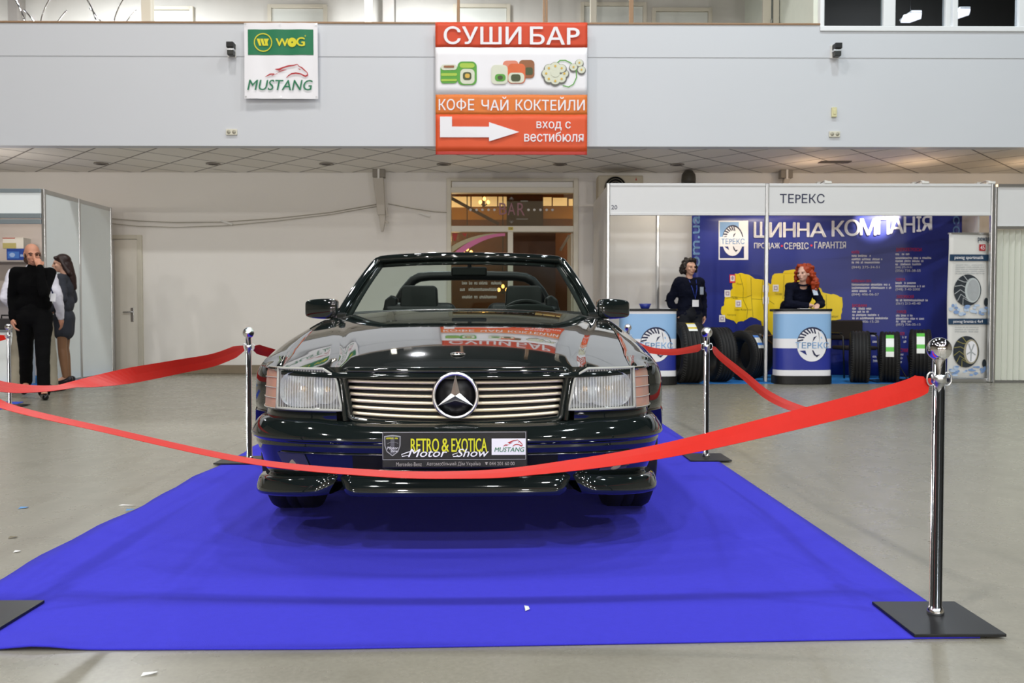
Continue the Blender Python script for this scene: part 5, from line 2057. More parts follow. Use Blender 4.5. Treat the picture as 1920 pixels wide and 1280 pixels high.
itk = MB()
itk.grid([[onb(-.39 + .78 * i / 30, .318), onb(-.39 + .78 * i / 30, .372)] for i in range(31)], 0, True)
itk.build('air_intake', mat('intake_black', '#030304', rough=.8, var=0), bumper)
tr = MB()
for z in (.376, .315):
    tr.tube([onb(-.68 + 1.36 * i / 40, z, .004) for i in range(41)], .0035, 6)
tr.build('intake_trim', PAINT2, bumper)
for s in (-1, 1):
    fo = []
    x_ = [(.575, .365, .60, .315), ]
    a = [(.688, .372), (.575, .372), (.557, .31), (.60, .297), (.655, .297)]
    lens = MB()
    P = []
    for i in range(11):
        u = i / 10
        row = []
        for j in range(7):
            v = j / 6
            xo = .668 + .03 * v
            xi = .555 + .025 * v
            row.append(onb(s * (xi + (xo - xi) * u), .302 + .07 * v, .006))
        P.append(row)
    lens.grid(P, 0, True, flip=(s < 0))
    fg = MB()
    fg.grid([[tuple(Vector(p) + Vector((0, .004, 0))) for p in r_] for r_ in P], 0, True)
    fog = fg.build('fog_light', mat('fog_housing', '#3c3c48', rough=.35, var=.1), bumper)
    lens.build('lens', glassy('fog_glass', '#8c8c9c', rough=.05, milk=.16), fog)
    c = onb(s * .612, .328, .0025)
    MB().ell(c, (.034, .002, .026), 18, 10).build('reflector', mat('fog_reflector', '#7f7668', rough=.4, var=.3, scale=60), fog)
# number plate
pl = MB().box(-.27, .272, -.022, -.006, .335, .472).build('number_plate', mat('plate_black', '#141417', rough=.35, var=.0), car, bevel=.004)
q = MB()
yp = -.0235


def plx(p):
    return -.27 + (p - 722) / (988 - 722) * .542


def plz(v):
    return .472 - (v - 816.5) / (881.5 - 816.5) * .137


for a0, a1, c0, c1 in ((723.5, 984.5, 818, 817.3), (723.5, 984.5, 866.2, 865.5), (723.5, 724.2, 866, 817.5), (984, 984.8, 866, 817.5)):
    q.rect(plx(a0), plx(a1), plz(c0), plz(c1), yp, 3)
q.text('RETRO', plx(775), plx(826), plz(852), plz(828.5), yp - .001, 1, .02)
q.text('&', plx(831), plx(844), plz(852), plz(828.5), yp - .001, 1, .02)
q.text('EXOTICA', plx(849), plx(913.5), plz(852.5), plz(828.5), yp - .001, 1, .02)
q.text('Motor', plx(770), plx(841), plz(861), plz(847), yp - .002, 0, .02, .3)
q.text('Show', plx(858), plx(917), plz(861), plz(847), yp - .002, 0, .02, .3)
stroke(q, [(plx(772), plz(858)), (plx(759), plz(860)), (plx(758), plz(856.5)), (plx(768), plz(853)), (plx(782), plz(849))], [.002, .003, .003, .003, .002], yp - .002, 0)
stroke(q, [(plx(864), plz(860)), (plx(852), plz(860.5)), (plx(851), plz(857)), (plx(860), plz(854))], [.002, .003, .003, .002], yp - .002, 0)
q.rect(plx(922), plx(984), plz(858), plz(829), yp - .001, 0)
q.text('MUSTANG', plx(927), plx(982), plz(852.5), plz(844.5), yp - .002, 2, .012, .22)
horse(q, lambda a_: plx(943 + 35 * a_), lambda b_: plz(844 - 13 * b_), yp - .002, 4, .0045)
q.text('Mercedes-Benz', plx(748), plx(794.5), plz(877.5), plz(870.5), yp, 5)
q.text('Автомобільний Дім Україна', plx(803.5), plx(901.5), plz(878.5), plz(870), yp, 5)
q.text('044 201 60 00', plx(918), plx(964), plz(876.5), plz(870.5), yp, 5)
q.disc(plx(912.5), plz(873.5), .0035, .0045, yp, 5, 10); q.rect(plx(910), plx(915), plz(872), plz(870.8), yp - .0005, 5)
sh = [(726.5, 824), (741.5, 822), (756.5, 824), (756, 841), (752, 852), (741.5, 860), (731, 852), (727, 841)]
q.poly([(plx(a_), plz(b_)) for a_, b_ in sh], yp - .0005, 6)
q.poly([(plx(741.5 + (a_ - 741.5) * .88), plz(841 + (b_ - 841) * .88)) for a_, b_ in sh], yp - .001, 7)
q.poly([(plx(738), plz(824.5)), (plx(745), plz(824.5)), (plx(745), plz(856)), (plx(738), plz(855))], yp - .0012, 8)
q.marks(plx(730), plx(753), plz(829.5), plz(826), yp - .0015, 1, 7, 2)
q.text('Motor', plx(732), plx(752), plz(847.5), plz(842.5), yp - .0015, 0, .0, .2); q.text('Show', plx(738), plx(751), plz(852.5), plz(848), yp - .0015, 0, .0, .2)
stroke(q, [(plx(732), plz(838)), (plx(738), plz(834.5)), (plx(746), plz(834.5)), (plx(752), plz(837))], .001, yp - .0015, 6)
q.build('lettering', [M_INKWHITE, mat('plate_yellow', '#d9d824', rough=.4), M_GREEN, mat('plate_line', '#b9b9bc', rough=.4), M_HORSE, mat('plate_print', '#a9a39c', rough=.4), mat('plate_silver', '#9c9c9e', rough=.35), mat('plate_shield', '#1b1b20', rough=.4), mat('plate_shield_light', '#55555c', rough=.4)], pl)

# --- body sides: front wings, doors, rear quarters
XM = [(.3, .84), (.45, .872), (.6, .895), (.85, .907), (1.2, .897), (2.0, .888), (2.9, .897), (3.4, .907), (3.9, .888), (4.25, .83), (4.42, .76)]
ZG2 = [(1.6, .884), (2.2, .888), (2.8, .895), (3.3, .905), (3.9, .885), (4.42, .84)]
WH = [(.845, .318), (3.36, .318)]


def zg(y):
    if y <= 1.6:
        return hood_z(interp(GAPX, y), y)
    return interp(ZG2, y)


def gapx(y):
    return interp(GAPX, y) if y <= 1.6 else interp([(1.6, .772), (2.9, .775), (3.5, .76), (4.42, .70)], y)


def zlow(y):
    z = .165
    for wy, wr in WH:
        ar = .352
        if abs(y - wy) < ar:
            z = max(z, .315 + math.sqrt(ar * ar - (y - wy) ** 2))
    if y < .5:
        z = max(z, .50)
    return z


def section(y, s, n=26):
    w = gapx(y) + .003; zt_ = zg(y); xm = interp(XM, y); zm = .60
    if y < .56:
        u_ = max(0, min(1, (y - .395) / .165))
        xm = .802 + (interp(XM, .56) - .802) * (u_ * (2 - u_))
    zl_ = zlow(y)
    pts = [(w - .006, zt_ - .03)]
    for i in range(12):
        a = PI / 2 * i / 11
        pts.append((w + (xm - w) * math.sin(a) ** .92, zm + (zt_ - zm) * math.cos(a) ** .78))
    for z in (.57, .535, .515):
        pts.append((xm + .001, z))
    pts.append((xm - .006, .51)); pts.append((xm - .006, .505))
    for z in (.49, .42, .36, .30, .26, .22, .165):
        pts.append((xm + .004 - .09 * max(0, .36 - z) / .2 * .6, z))
    out = []
    for x, z in pts:
        if z < zl_:
            z = zl_
            x = min(x, xm)
        out.append((s * x, y, z))
    # inward return
    x, y_, z = out[-1]
    out.append((x - s * .06, y_, z))
    return out


def side(y0, y1, s, n):
    ys = [y0 + (y1 - y0) * i / n for i in range(n + 1)]
    for wy, _ in WH:
        for e in (-.352, .352):
            for k in (-.001, .001, .004 * (1 if e < 0 else -1), .012 * (1 if e < 0 else -1), .03 * (1 if e < 0 else -1)):
                yy = wy + e + k
                if y0 < yy < y1:
                    ys.append(yy)
    ys = sorted(set(ys))
    return MB().grid([section(y, s) for y in ys], 0, True, flip=(s < 0))


for s in (-1, 1):
    nm = 'front_wing'
    side(.40, 1.498, s, 48).build(nm, PAINT, car)
    # slim wing tip above the indicator
    P = []
    for i in range(13):
        y = .185 + (.425 - .185) * i / 12
        w = gapx(y) + .003
        xo = .70
        for k in range(300):
            x_, y_ = fp(k / 300, .058)
            if y_ >= y:
                xo = x_
                break
        else:
            xo = .82
        xo = max(xo, w + .004)
        if y > .36:
            u = (y - .36) / .065
            xo = xo + (interp(XM, y) - .012 - xo) * max(0, u) * .6
        zt_ = zg(y)
        P.append([(s * w, y, zt_ - .02), (s * (w), y, zt_), (s * (w + (xo - w) * .5), y, zt_ - .004), (s * (w + (xo - w) * .85), y, zt_ - .012), (s * xo, y, .698), (s * xo, y, .692)])
    MB().grid(P, 0, True, flip=(s < 0)).build('wing_tip', PAINT, car)
    door = side(1.503, 2.797, s, 26).build('door', PAINT, car)
    side(2.803, 4.40, s, 60).build('rear_quarter', PAINT, car)
    # door top and inner panel
    P = []
    for i in range(21):
        y = 1.62 + (2.80 - 1.62) * i / 20
        w = gapx(y); z = zg(y)
        P.append([(s * (w + .003), y, z - .004), (s * (w - .02), y, z + .006), (s * (w - .05), y, z), (s * (w - .065), y, z - .06), (s * (w - .05), y, .3)])
    MB().grid(P, 0, True, flip=(s > 0)).build('door_trim', LEATHER, door)
    MB().box(s * .90 - .01, s * .90 + .01, 2.5, 2.68, .70, .725).build('handle', PAINT, door, bevel=.006)
    # mirror
    mr = MB()
    P = []
    nu, nv = 20, 16
    for i in range(nu + 1):
        th = PI * i / nu
        row = []
        for j in range(nv + 1):
            ph = 2 * PI * j / nv

            def sg(v, e):
                return math.copysign(abs(v) ** e, v)
            cx2 = math.cos(th); r2 = math.sin(th) ** .22 if math.sin(th) > 0 else 0
            x = .855 - .098 * cx2 * (1 if True else 0)
            hh = .060 - .004 * (x - .855) / .098
            row.append((s * x, 1.80 + .062 * r2 * sg(math.cos(ph), .6) + (.03 * (x - .86) / .1), .9475 + hh * r2 * sg(math.sin(ph), .27)))
        P.append(row)
    mr.grid(P, 0, True, flip=(s > 0))
    mir = mr.build('door_mirror', PAINT, door)
    MB().prism([(.70, 1.72), (.80, 1.74), (.80, 1.83), (.70, 1.9)], .885, .925, 0, 'xy').warp(lambda v, s=s: (s * v[0], v[1], v[2])).build('mirror_foot', PAINT2, mir, bevel=.01)
    MB().box(s * .87 - .075, s * .87 + .075, 1.868, 1.872, .905, .99).build('mirror_glass', CHROME, mir)

# --- windscreen
def ws(u, v):
    """u -1..1 across, v 0 foot .. 1 header"""
    a = abs(u)
    xb = .735 * u; xt = .575 * u
    yb_ = 1.56 + .20 * a ** 2.2; yt = 2.10 + .13 * a ** 2.2
    zb_ = .925 - .035 * a ** 2; zt_ = 1.262 - .012 * a ** 2.5
    e = .03 * math.sin(PI * v)
    return (xb + (xt - xb) * v, yb_ + (yt - yb_) * v, zb_ + (zt_ - zb_) * v + e * .5)


MB().grid([[ws(-1 + 2 * i / 32, j / 12) for j in range(13)] for i in range(33)], 0, True).build('windscreen', glassy('windscreen_glass', '#c9d6cf', rough=.0), car)
fr_pts = [(-.772, 1.74, .878)] + [tuple(Vector(ws(-1, v)) + Vector((-.022, -.002, .0))) for v in (.05, .2, .35, .5, .65, .8, .92)]
c_ = Vector(ws(-1, 1))
fr_pts += [tuple(c_ + Vector((-.016, 0, .004))), tuple(Vector(ws(-.975, 1)) + Vector((0, 0, .014)))]
fr_pts += [tuple(Vector(ws(u, 1)) + Vector((0, .0, .016))) for u in (-.9, -.75, -.6, -.45, -.3, -.15, 0)]
fr_pts += [(-p[0], p[1], p[2]) for p in reversed(fr_pts[:-1])]
wf = MB().tube(fr_pts, .026, 14).build('windscreen_frame', PAINT, car)
# inner black header and pillar trims
MB().grid([[tuple(Vector(ws(-.97 + 1.94 * i / 24, 1)) + Vector((0, .02, -.002))), tuple(Vector(ws(-.97 + 1.94 * i / 24, .905)) + Vector((0, .035, -.006)))] for i in range(25)], 0, True).build('header_trim', DASH, wf, solid=.01)
for s in (-1, 1):
    MB().grid([[tuple(Vector(ws(s * .985, j / 12)) + Vector((0, .012, 0))), tuple(Vector(ws(s * .93, j / 12)) + Vector((0, .03, -.002)))] for j in range(13)], 0, True).build('pillar_trim', DASH, wf, solid=.01)
mr_ = MB().box(-.115, .11, 2.12, 2.15, 1.155, 1.215).build('rear_view_mirror', DASH, car, bevel=.02, seg=4)
MB().tube([(0, 2.15, 1.2), (0.0, 2.13, 1.25)], .012, 8).build('stalk', DASH, mr_)
# cowl and dashboard
P = []
for i in range(31):
    u = -1 + 2 * i / 30
    x = .735 * u
    yb_ = 1.56 + .20 * abs(u) ** 2.2
    zz_ = .905 - .035 * u * u
    P.append([(x, yb_ - .06, zz_ - .04), (x, yb_, zz_), (x, yb_ + .12, .928 - .03 * u * u), (x, yb_ + .32, .951 - .02 * u * u), (x, yb_ + .42, .94 - .02 * u * u), (x, yb_ + .45, .86), (x, yb_ + .40, .60)])
dash = MB().grid(P, 0, True).build('dashboard', DASH, car)
MB().prism([(.20, .93), (.23, .966), (.30, .978), (.42, .978), (.50, .966), (.53, .93)], 1.9, 2.1).build('instrument_hood', DASH, dash, bevel=.012)
sw = MB()
cx3, cy3, cz3 = .362, 2.24, .83
tilt = R(25)
sw.tube([(cx3 + .19 * math.cos(a * PI / 18), cy3 - .19 * math.sin(a * PI / 18) * math.sin(tilt) * -1, cz3 + .19 * math.sin(a * PI / 18) * math.cos(tilt)) for a in range(36)], .0155, 10, closed=True, up=(0, 1, 0))
sw.box(cx3 - .07, cx3 + .07, cy3 - .02, cy3 + .03, cz3 - .05, cz3 + .05)
sw.bar((cx3 - .18, cy3, cz3), (cx3 + .18, cy3, cz3), .03, .02).bar((cx3, cy3 - .05, cz3 - .17), (cx3, cy3, cz3), .03, .02).bar((cx3, cy3 - .25, cz3 - .04), (cx3, cy3, cz3), .06, .06)
sw.build('steering_wheel', DASH, car)
# seats
for s in (-1, 1):
    t = MB()
    cx4 = s * .362
    P = []
    bk_ = MB().box(cx4 - .255, cx4 + .255, 2.62, 2.78, .45, 1.0)
    seat = bk_.build('seat', LEATHER, car, bevel=.06, seg=5)
    MB().box(cx4 - .26, cx4 + .26, 2.15, 2.68, .32, .50).build('cushion', LEATHER, seat, bevel=.05, seg=4)
    MB().prism([(cx4 + s * .15, .93), (cx4 + s * .15, 1.03), (cx4 + s * .19, 1.055), (cx4 + s * .235, 1.02), (cx4 + s * .255, .9)], 2.64, 2.77).build('belt_tower', LEATHER, seat, bevel=.012)
    hr = MB().prism([(cx4 - .13, .965), (cx4 + .13, .965), (cx4 + .122, 1.10), (cx4 + .105, 1.117), (cx4 - .105, 1.117), (cx4 - .122, 1.10)], 2.63, 2.75).build('headrest', LEATHER, seat, bevel=.022, seg=4)
rb_ = [(-.60, 3.02, .88), (-.565, 3.0, .98), (-.50, 2.98, 1.09), (-.435, 2.97, 1.165), (-.385, 2.965, 1.19), (-.31, 2.96, 1.198), (0, 2.96, 1.203)]
rb_ += [(-a, b, c) for a, b, c in reversed(rb_[:-1])]
MB().tube(rb_, .034, 14).build('roll_bar', LEATHER, car)
# tub, tunnel, rear bulkhead, deck
tb = MB()
tb.box(-.74, .74, 1.5, 2.9, .2, .3).box(-.1, .1, 1.9, 2.9, .3, .52).box(-.74, .74, 2.86, 2.92, .2, .86)
tb.build('interior_tub', DASH, car)
MB().box(-.72, .72, .24, 1.5, .2, .62).build('engine_block', DARK, car)
MB().box(-.68, .68, .5, 4.2, .15, .21).build('underbody', DARK, car)
P = []
for i in range(33):
    u = -1 + 2 * i / 32
    row = []
    for j in range(19):
        y = 2.86 + (4.40 - 2.86) * j / 18
        w = gapx(y)
        row.append((u * w, y, zg(y) + (.03 * (1 - u * u)) * (1 if y < 4.2 else 1 - (y - 4.2) / .25)))
    x, y, z = row[-1]
    row += [(x, y + .03, z - .03), (x, y + .045, z - .1)]
    P.append(row)
MB().grid(P, 0, True, flip=False).build('boot_lid', PAINT, car)
rp_ = MB()
rp_.box(-.70, .70, 4.36, 4.44, .5, .82)
rear = rp_.build('rear_panel', PAINT2, car, bevel=.02)
for s in (-1, 1):
    MB().box(min(s * .42, s * .74), max(s * .42, s * .74), 4.40, 4.455, .60, .76).build('tail_light', mat('tail_red', '#7a0f12', rough=.15, var=.1), rear, bevel=.012)
P = []
for i in range(41):
    a = -PI / 2 + PI * i / 40
    x = .87 * math.copysign(abs(math.sin(a)) ** .75, math.sin(a)); y = 4.08 + .42 * abs(math.cos(a)) ** .75
    P.append([(x * .93, y - .06, .53), (x * .99, y - .01, .52), (x, y, .48), (x, y, .42), (x * .985, y - .01, .38), (x * .96, y - .03, .26), (x * .9, y - .1, .24)])
MB().grid(P, 0, True).build('rear_bumper', PAINT, car)
# wheels
for wy, wr in WH:
    for s in (-1, 1):
        r = wr - .005
        c = (s * .765, wy, r)
        prof = [(r * .66, -.1), (r * .72, -.112), (r * .88, -.113), (r * .97, -.1), (r, -.08), (r, -.03), (r - .007, -.028), (r - .007, -.02), (r, -.018), (r, .018), (r - .007, .02), (r - .007, .028), (r, .03), (r, .08), (r * .97, .1), (r * .88, .113), (r * .72, .112), (r * .66, .1), (r * .66, -.1)]
        b = MB().lathe(prof, c, 'x', 48)
        b.f = [f for f in b.f if len(f) == 4]; b.m = b.m[:len(b.f)]; b.sm = b.sm[:len(b.f)]
        wheel = b.build('wheel', RUBBER, car)
        rim = MB().lathe([(r * .67, s * .095), (r * .62, s * .08), (r * .6, s * .02), (.06, s * .05), (.03, s * .075), (.0001, s * .075)], c, 'x', 36)
        for k in range(6):
            a = 2 * PI * k / 6
            rim.bar((c[0] + s * .07, c[1] + .04 * math.cos(a), c[2] + .04 * math.sin(a)), (c[0] + s * .085, c[1] + r * .63 * math.cos(a), c[2] + r * .63 * math.sin(a)), .03, .06, 0, up=(1, 0, 0))
        rim.build('rim', mat('alloy_rim', (.55, .56, .57), rough=.25, metal=1, var=.05), wheel)
# ------------------------------------------------------------------ people
WORK = bpy.data.scenes.new('grow')


def blob(name, shapes, m, parent, voxel=.012, it=4, push=0.0, nz=0.0, seed=0):
    """one continuous skin grown over overlapping capsules and ellipsoids"""
    b = MB()
    for sh in shapes:
        if sh[0] == 'c':                       # capsule chain: points, radii
            _, pts, rr = sh
            pts = [Vector(p) for p in pts]
            for i in range(len(pts) - 1):
                p, q = pts[i], pts[i + 1]
                r0, r1 = rr[i], rr[i + 1]
                d = q - p
                L_ = d.length
                if L_ < 1e-6:
                    continue
                M = d.to_track_quat('Z', 'Y').to_matrix()
                prof = []
                for k in range(5):
                    a = PI / 2 * k / 4
                    prof.append((max(1e-4, r0 * math.sin(a)), -r0 * math.cos(a)))
                for k in range(5):
                    a = PI / 2 * k / 4
                    prof.append((max(1e-4, r1 * math.cos(a)), L_ + r1 * math.sin(a)))
                t = MB().lathe(prof, (0, 0, 0), 'z', 14)
                t.v = [tuple(M @ Vector(v) + p) for v in t.v]
                b.add(t.v, t.f, 0, True)
        else:                                   # ellipsoid: centre, radii, optional rotation
            b.ell(sh[1], sh[2], 18, 12, 0, sh[3] if len(sh) > 3 else None)
    me = bpy.data.meshes.new(name + '_tmp')
    me.from_pydata(b.v, [], b.f)
    o = bpy.data.objects.new(name + '_tmp', me)
    WORK.collection.objects.link(o)
    md = o.modifiers.new('r', 'REMESH'); md.mode = 'VOXEL'; md.voxel_size = voxel
    md = o.modifiers.new('s', 'SMOOTH'); md.factor = .5; md.iterations = it
    WORK.view_layers[0].update()
    dg = WORK.view_layers[0].depsgraph
    m2 = bpy.data.meshes.new_from_object(o.evaluated_get(dg))
    bpy.data.objects.remove(o); bpy.data.meshes.remove(me)
    m2.name = name
    if nz:
        rg = random.Random(seed)
        m2.calc_loop_triangles()
        from mathutils import noise as NZ
        for v in m2.vertices:
            w_ = NZ.noise(Vector((v.co.x * 7, v.co.y * 7, v.co.z * 11)) + Vector((seed, 0, 0)))
            f_ = abs(NZ.noise(Vector((v.co.x * 16, v.co.y * 16, v.co.z * 24)) + Vector((0, seed, 3))))
            v.co += v.normal * (w_ * nz - f_ * nz * .8)
    m2.materials.clear(); m2.materials.append(m)
    m2.polygons.foreach_set('use_smooth', [True] * len(m2.polygons))
    r = bpy.data.objects.new(name, m2)
    COL.objects.link(r)
    r.parent = parent
    return r


SKIN = mat('skin', '#c98f74', rough=.5, var=.06, scale=14)
SKIN2 = mat('skin_pale', '#d3a48c', rough=.5, var=.05, scale=14)
EYE = mat('eye_dark', '#1c1512', rough=.2, var=0)
LIPM = mat('lips', '#9c5a4e', rough=.5)


def lerp(a, b, u):
    return tuple(a[i] + (b[i] - a[i]) * u for i in range(3))


def head_shapes(c, M):
    """skull, jaw, nose, ears, neck root; face towards -Y before M"""
    def q(x, y, z):
        return tuple(Vector(c) + M @ Vector((x, y, z)))
    s = [('e', q(0, .012, .03), (.076, .094, .088), M), ('e', q(0, -.022, -.03), (.06, .066, .078), M), ('e', q(0, -.05, -.078), (.036, .036, .03), M),
         ('e', q(0, -.068, .028), (.056, .026, .018), M),
         ('c', [q(0, -.088, .018), q(0, -.11, -.022)], [.010, .014]), ('c', [q(-.014, -.096, -.026), q(.014, -.096, -.026)], [.010, .010]),
         ('c', [q(-.018, -.09, -.056), q(.018, -.09, -.056)], [.012, .012])]
    for k in (-1, 1):
        s.append(('e', q(k * .077, .008, -.005), (.012, .02, .032), M))
        s.append(('e', q(k * .042, -.06, -.022), (.022, .022, .02), M))
    return s, q


def hand_shapes(w, d, n, curl=.5, side=1, s=1.0):
    """palm, four fingers of different length and a thumb; w wrist, d direction along the hand, n direction out of the palm"""
    w = Vector(w); d = Vector(d).normalized(); n = Vector(n)
    n = (n - d * n.dot(d)).normalized()
    a = d.cross(n).normalized() * side           # towards the thumb
    out = [('c', [tuple(w), tuple(w + d * .05 * s)], [.027 * s, .03 * s])]
    for o_ in (-.026, -.009, .009, .026):
        out.append(('c', [tuple(w + d * .03 * s + a * o_ * .7 * s), tuple(w + d * .085 * s + a * o_ * s)], [.016 * s, .0125 * s]))
    for o_, l in ((-.027, .056), (-.009, .07), (.009, .075), (.027, .068)):
        p = w + d * .088 * s + a * o_ * s
        q1 = p + (d * math.cos(curl * .6) + n * math.sin(curl * .6)) * l * .48 * s
        q2 = q1 + (d * math.cos(curl * 1.5) + n * math.sin(curl * 1.5)) * l * .52 * s
        out.append(('c', [tuple(p), tuple(q1), tuple(q2)], [.0105 * s, .0092 * s, .0078 * s]))
    p = w + d * .025 * s + a * .026 * s
    q1 = p + (d * .7 + a * .62 + n * .35).normalized() * .036 * s
    q2 = q1 + (d * .86 + a * .2 + n * .45).normalized() * .032 * s
    out.append(('c', [tuple(p), tuple(q1), tuple(q2)], [.014 * s, .0115 * s, .009 * s]))
    return out


def person(label, loc, rotz, J, cloth, head=(0, 0, 0), skin=SKIN, female=False, scale=1.0, hands=((.5, 1), (.5, -1)), legs_bare=None):
    """J: joints; facing -Y, the figure's own right hand at -X"""
    t = thing('person', label, 'person', loc, rotz)
    t.scale = (scale, scale, scale)
    D = dict(pel=(0, 0, .95), wai=(0, .005, 1.10), che=(0, .0, 1.29), nek=(0, .02, 1.475), hed=(0, -.005, 1.63),
             hipR=(-.092, 0, .93), hipL=(.092, 0, .93), kneR=(-.1, -.015, .50), kneL=(.1, -.015, .50), ankR=(-.1, .02, .09), ankL=(.1, .02, .09),
             toeR=(-.115, -.16, .035), toeL=(.115, -.16, .035),
             shoR=(-.185, .01, 1.425), shoL=(.185, .01, 1.425), elbR=(-.245, .03, 1.14), elbL=(.245, .03, 1.14), wriR=(-.255, -.06, .90), wriL=(.255, -.06, .90),
             hndR=(0, -.25, -1), hndL=(0, -.25, -1), palR=(1, 0, 0), palL=(-1, 0, 0))
    D.update(J)
    if female:
        for k in ('shoR', 'shoL'):
            if k not in J:
                D[k] = (D[k][0] * .88, D[k][1], D[k][2])
    M = Euler(head).to_matrix()
    hs, q = head_shapes(D['hed'], M)
    b = list(hs)
    b.append(('c', [D['nek'], lerp(D['nek'], D['hed'], .62)], [.058 if not female else .05, .052 if not female else .046]))
    b.append(('c', [lerp(D['che'], D['nek'], .75), D['nek']], [.075, .056]))
    wd = 1.0 if not female else .9
    b += [('e', D['pel'], (.16, .105, .12)), ('e', D['wai'], (.135 * wd, .095, .14)), ('e', D['che'], (.158 * wd, .108, .17))]
    for s in 'RL':
        b.append(('c', [lerp(D['che'], D['nek'], .55), D['sho' + s]], [.07, .052]))
        b.append(('c', [D['sho' + s], D['elb' + s], D['wri' + s]], [.05, .04, .027]))
        b.append(('c', [D['hip' + s], D['kne' + s], lerp(D['kne' + s], D['ank' + s], .3), D['ank' + s]], [.082, .052, .052, .036]))
        b.append(('c', [D['ank' + s], D['toe' + s]], [.036, .028]))
        w = D['wri' + s]
        cu, sd = hands[0] if s == 'R' else hands[1]
        b += hand_shapes(w, D['hnd' + s], D['pal' + s], cu, sd)
    body = blob('body', b, skin, t, .0085, 3)
    f = MB()
    for k in (-1, 1):
        f.ell(q(k * .031, -.082, .008), (.012, .008, .007), 10, 8, 0, M)
    f.build('eye', EYE, t)
    MB().ell(q(0, -.103, -.056), (.02, .006, .006), 12, 8, 0, M).build('mouth', LIPM, t)
    cloth(t, D, q, M)
    return t


def shoe(t, D, m, heel=0.0):
    for s in 'RL':
        a, to = D['ank' + s], D['toe' + s]
        d = Vector((to[0] - a[0], to[1] - a[1], 0)).normalized()
        a0 = Vector((a[0], a[1], min(a[2], .5) if a[2] < .16 else a[2]))
        base = Vector((to[0], to[1], to[2]))
        heelp = Vector(a) - d * .045 + Vector((0, 0, -.045 if a[2] < .16 else -.05))
        sh = [('c', [tuple(heelp), tuple(base + d * .06)], [.043, .036]), ('c', [tuple(heelp + Vector((0, 0, .02))), tuple(lerp(heelp, base, .5))], [.046, .042])]
        blob('shoe', sh, m, t, .01, 3)


def trousers(t, D, m, top=1.03, r=1.0, flare=.058):
    sh = [('e', D['pel'], (.178 * r, .125 * r, .13)), ('c', [D['pel'], (D['pel'][0], D['pel'][1], top)], [.12 * r, .12 * r]), ('e', (D['pel'][0], D['pel'][1], top - .02), (.165 * r, .115 * r, .07))]
    for s in 'RL':
        an = D['ank' + s]
        lo = lerp(D['kne' + s], an, 1.02)
        sh.append(('c', [D['hip' + s], D['kne' + s], lo], [.104 * r, .075 * r, flare]))
        sh.append(('c', [D['hip' + s], lerp(D['hip' + s], D['kne' + s], .5)], [.108 * r, .092 * r]))
    return blob('trousers', sh, m, t, .011, 3, nz=.006, seed=3)


def jacket(name, t, D, m, hem=.86, r=1.0, cuff=.042, sleeve=1.0, collar=True, nz=.007, fem=False):
    w = .9 if fem else 1.0
    px, py, _ = D['pel']
    sh = [('e', D['che'], (.185 * w * r, .132 * r, .19)), ('e', D['wai'], (.168 * w * r, .122 * r, .16)), ('c', [(px - .085 * w, py, hem + .07), (px + .085 * w, py, hem + .07)], [.1 * r, .1 * r]),
          ('c', [(px - .08 * w, py, 1.06), (px + .08 * w, py, 1.06)], [.108 * r, .108 * r])]
    for s in 'RL':
        sh.append(('c', [lerp(D['che'], D['nek'], .6), D['sho' + s]], [.085, .068 * r]))
        wr = lerp(D['elb' + s], D['wri' + s], sleeve)
        sh.append(('c', [D['sho' + s], D['elb' + s], wr], [.068 * r, .056 * r, cuff]))
    if collar:
        sh.append(('c', [lerp(D['che'], D['nek'], .7), lerp(D['nek'], D['hed'], .14)], [.085, .067]))
    return blob(name, sh, m, t, .011, 9, nz=nz, seed=5)


def crew(t, D, m):
    n = Vector(D['nek']); h = Vector(D['hed']); d = (h - n).normalized()
    c = n + d * -.012
    a = d.orthogonal().normalized(); b_ = d.cross(a)
    MB().tube([tuple(c + (a * math.cos(k * PI / 10) + b_ * math.sin(k * PI / 10)) * .068) for k in range(20)], .013, 8, closed=True).build('collar', m, t)


# --- the man in black, walking to the right with a hand at his face
def cl_black(t, D, q, M):
    m = mat('cloth_black', '#060607', rough=.95, var=.15, spec=.15)
    trousers(t, D, mat('trouser_black', '#050506', rough=.9, var=.1, spec=.2), flare=.066)
    jacket('sweater', t, D, m, hem=.86, r=.97)
    shoe(t, D, mat('shoe_black', '#0a0a0a', rough=.25))
    # short dark hair left at the sides and back of the bald head
    hs = []
    for k in range(9):
        a = R(-20 + 220 * k / 8)
        hs.append(('e', q(.072 * math.cos(a), .02 + .082 * math.sin(a), .0 + .004 * math.sin(a)), (.014, .016, .036)))
    blob('hair', hs, mat('hair_stubble', '#3a2c22', rough=.8, var=.1), t, .008, 2)
    br = MB()
    for k in (-1, 1):
        br.tube([q(k * .014, -.091, .027), q(k * .032, -.09, .034), q(k * .05, -.08, .028)], .005, 6)
    br.build('eyebrow', mat('brow_dark', '#241a14', rough=.8), t)
    bd = MB().box(-.03, .03, -.004, .004, -.045, .045)
    o = bd.build('name_badge', M_INKWHITE, t)
    o.location = (.20, -.14, 1.13); o.rotation_euler = (0, R(6), R(35))
    MB().tube([(.08, -.13, 1.43), (.16, -.17, 1.3), (.20, -.145, 1.175)], .007, 6).build('lanyard', mat('lanyard_blue', '#22305c', rough=.6), t)


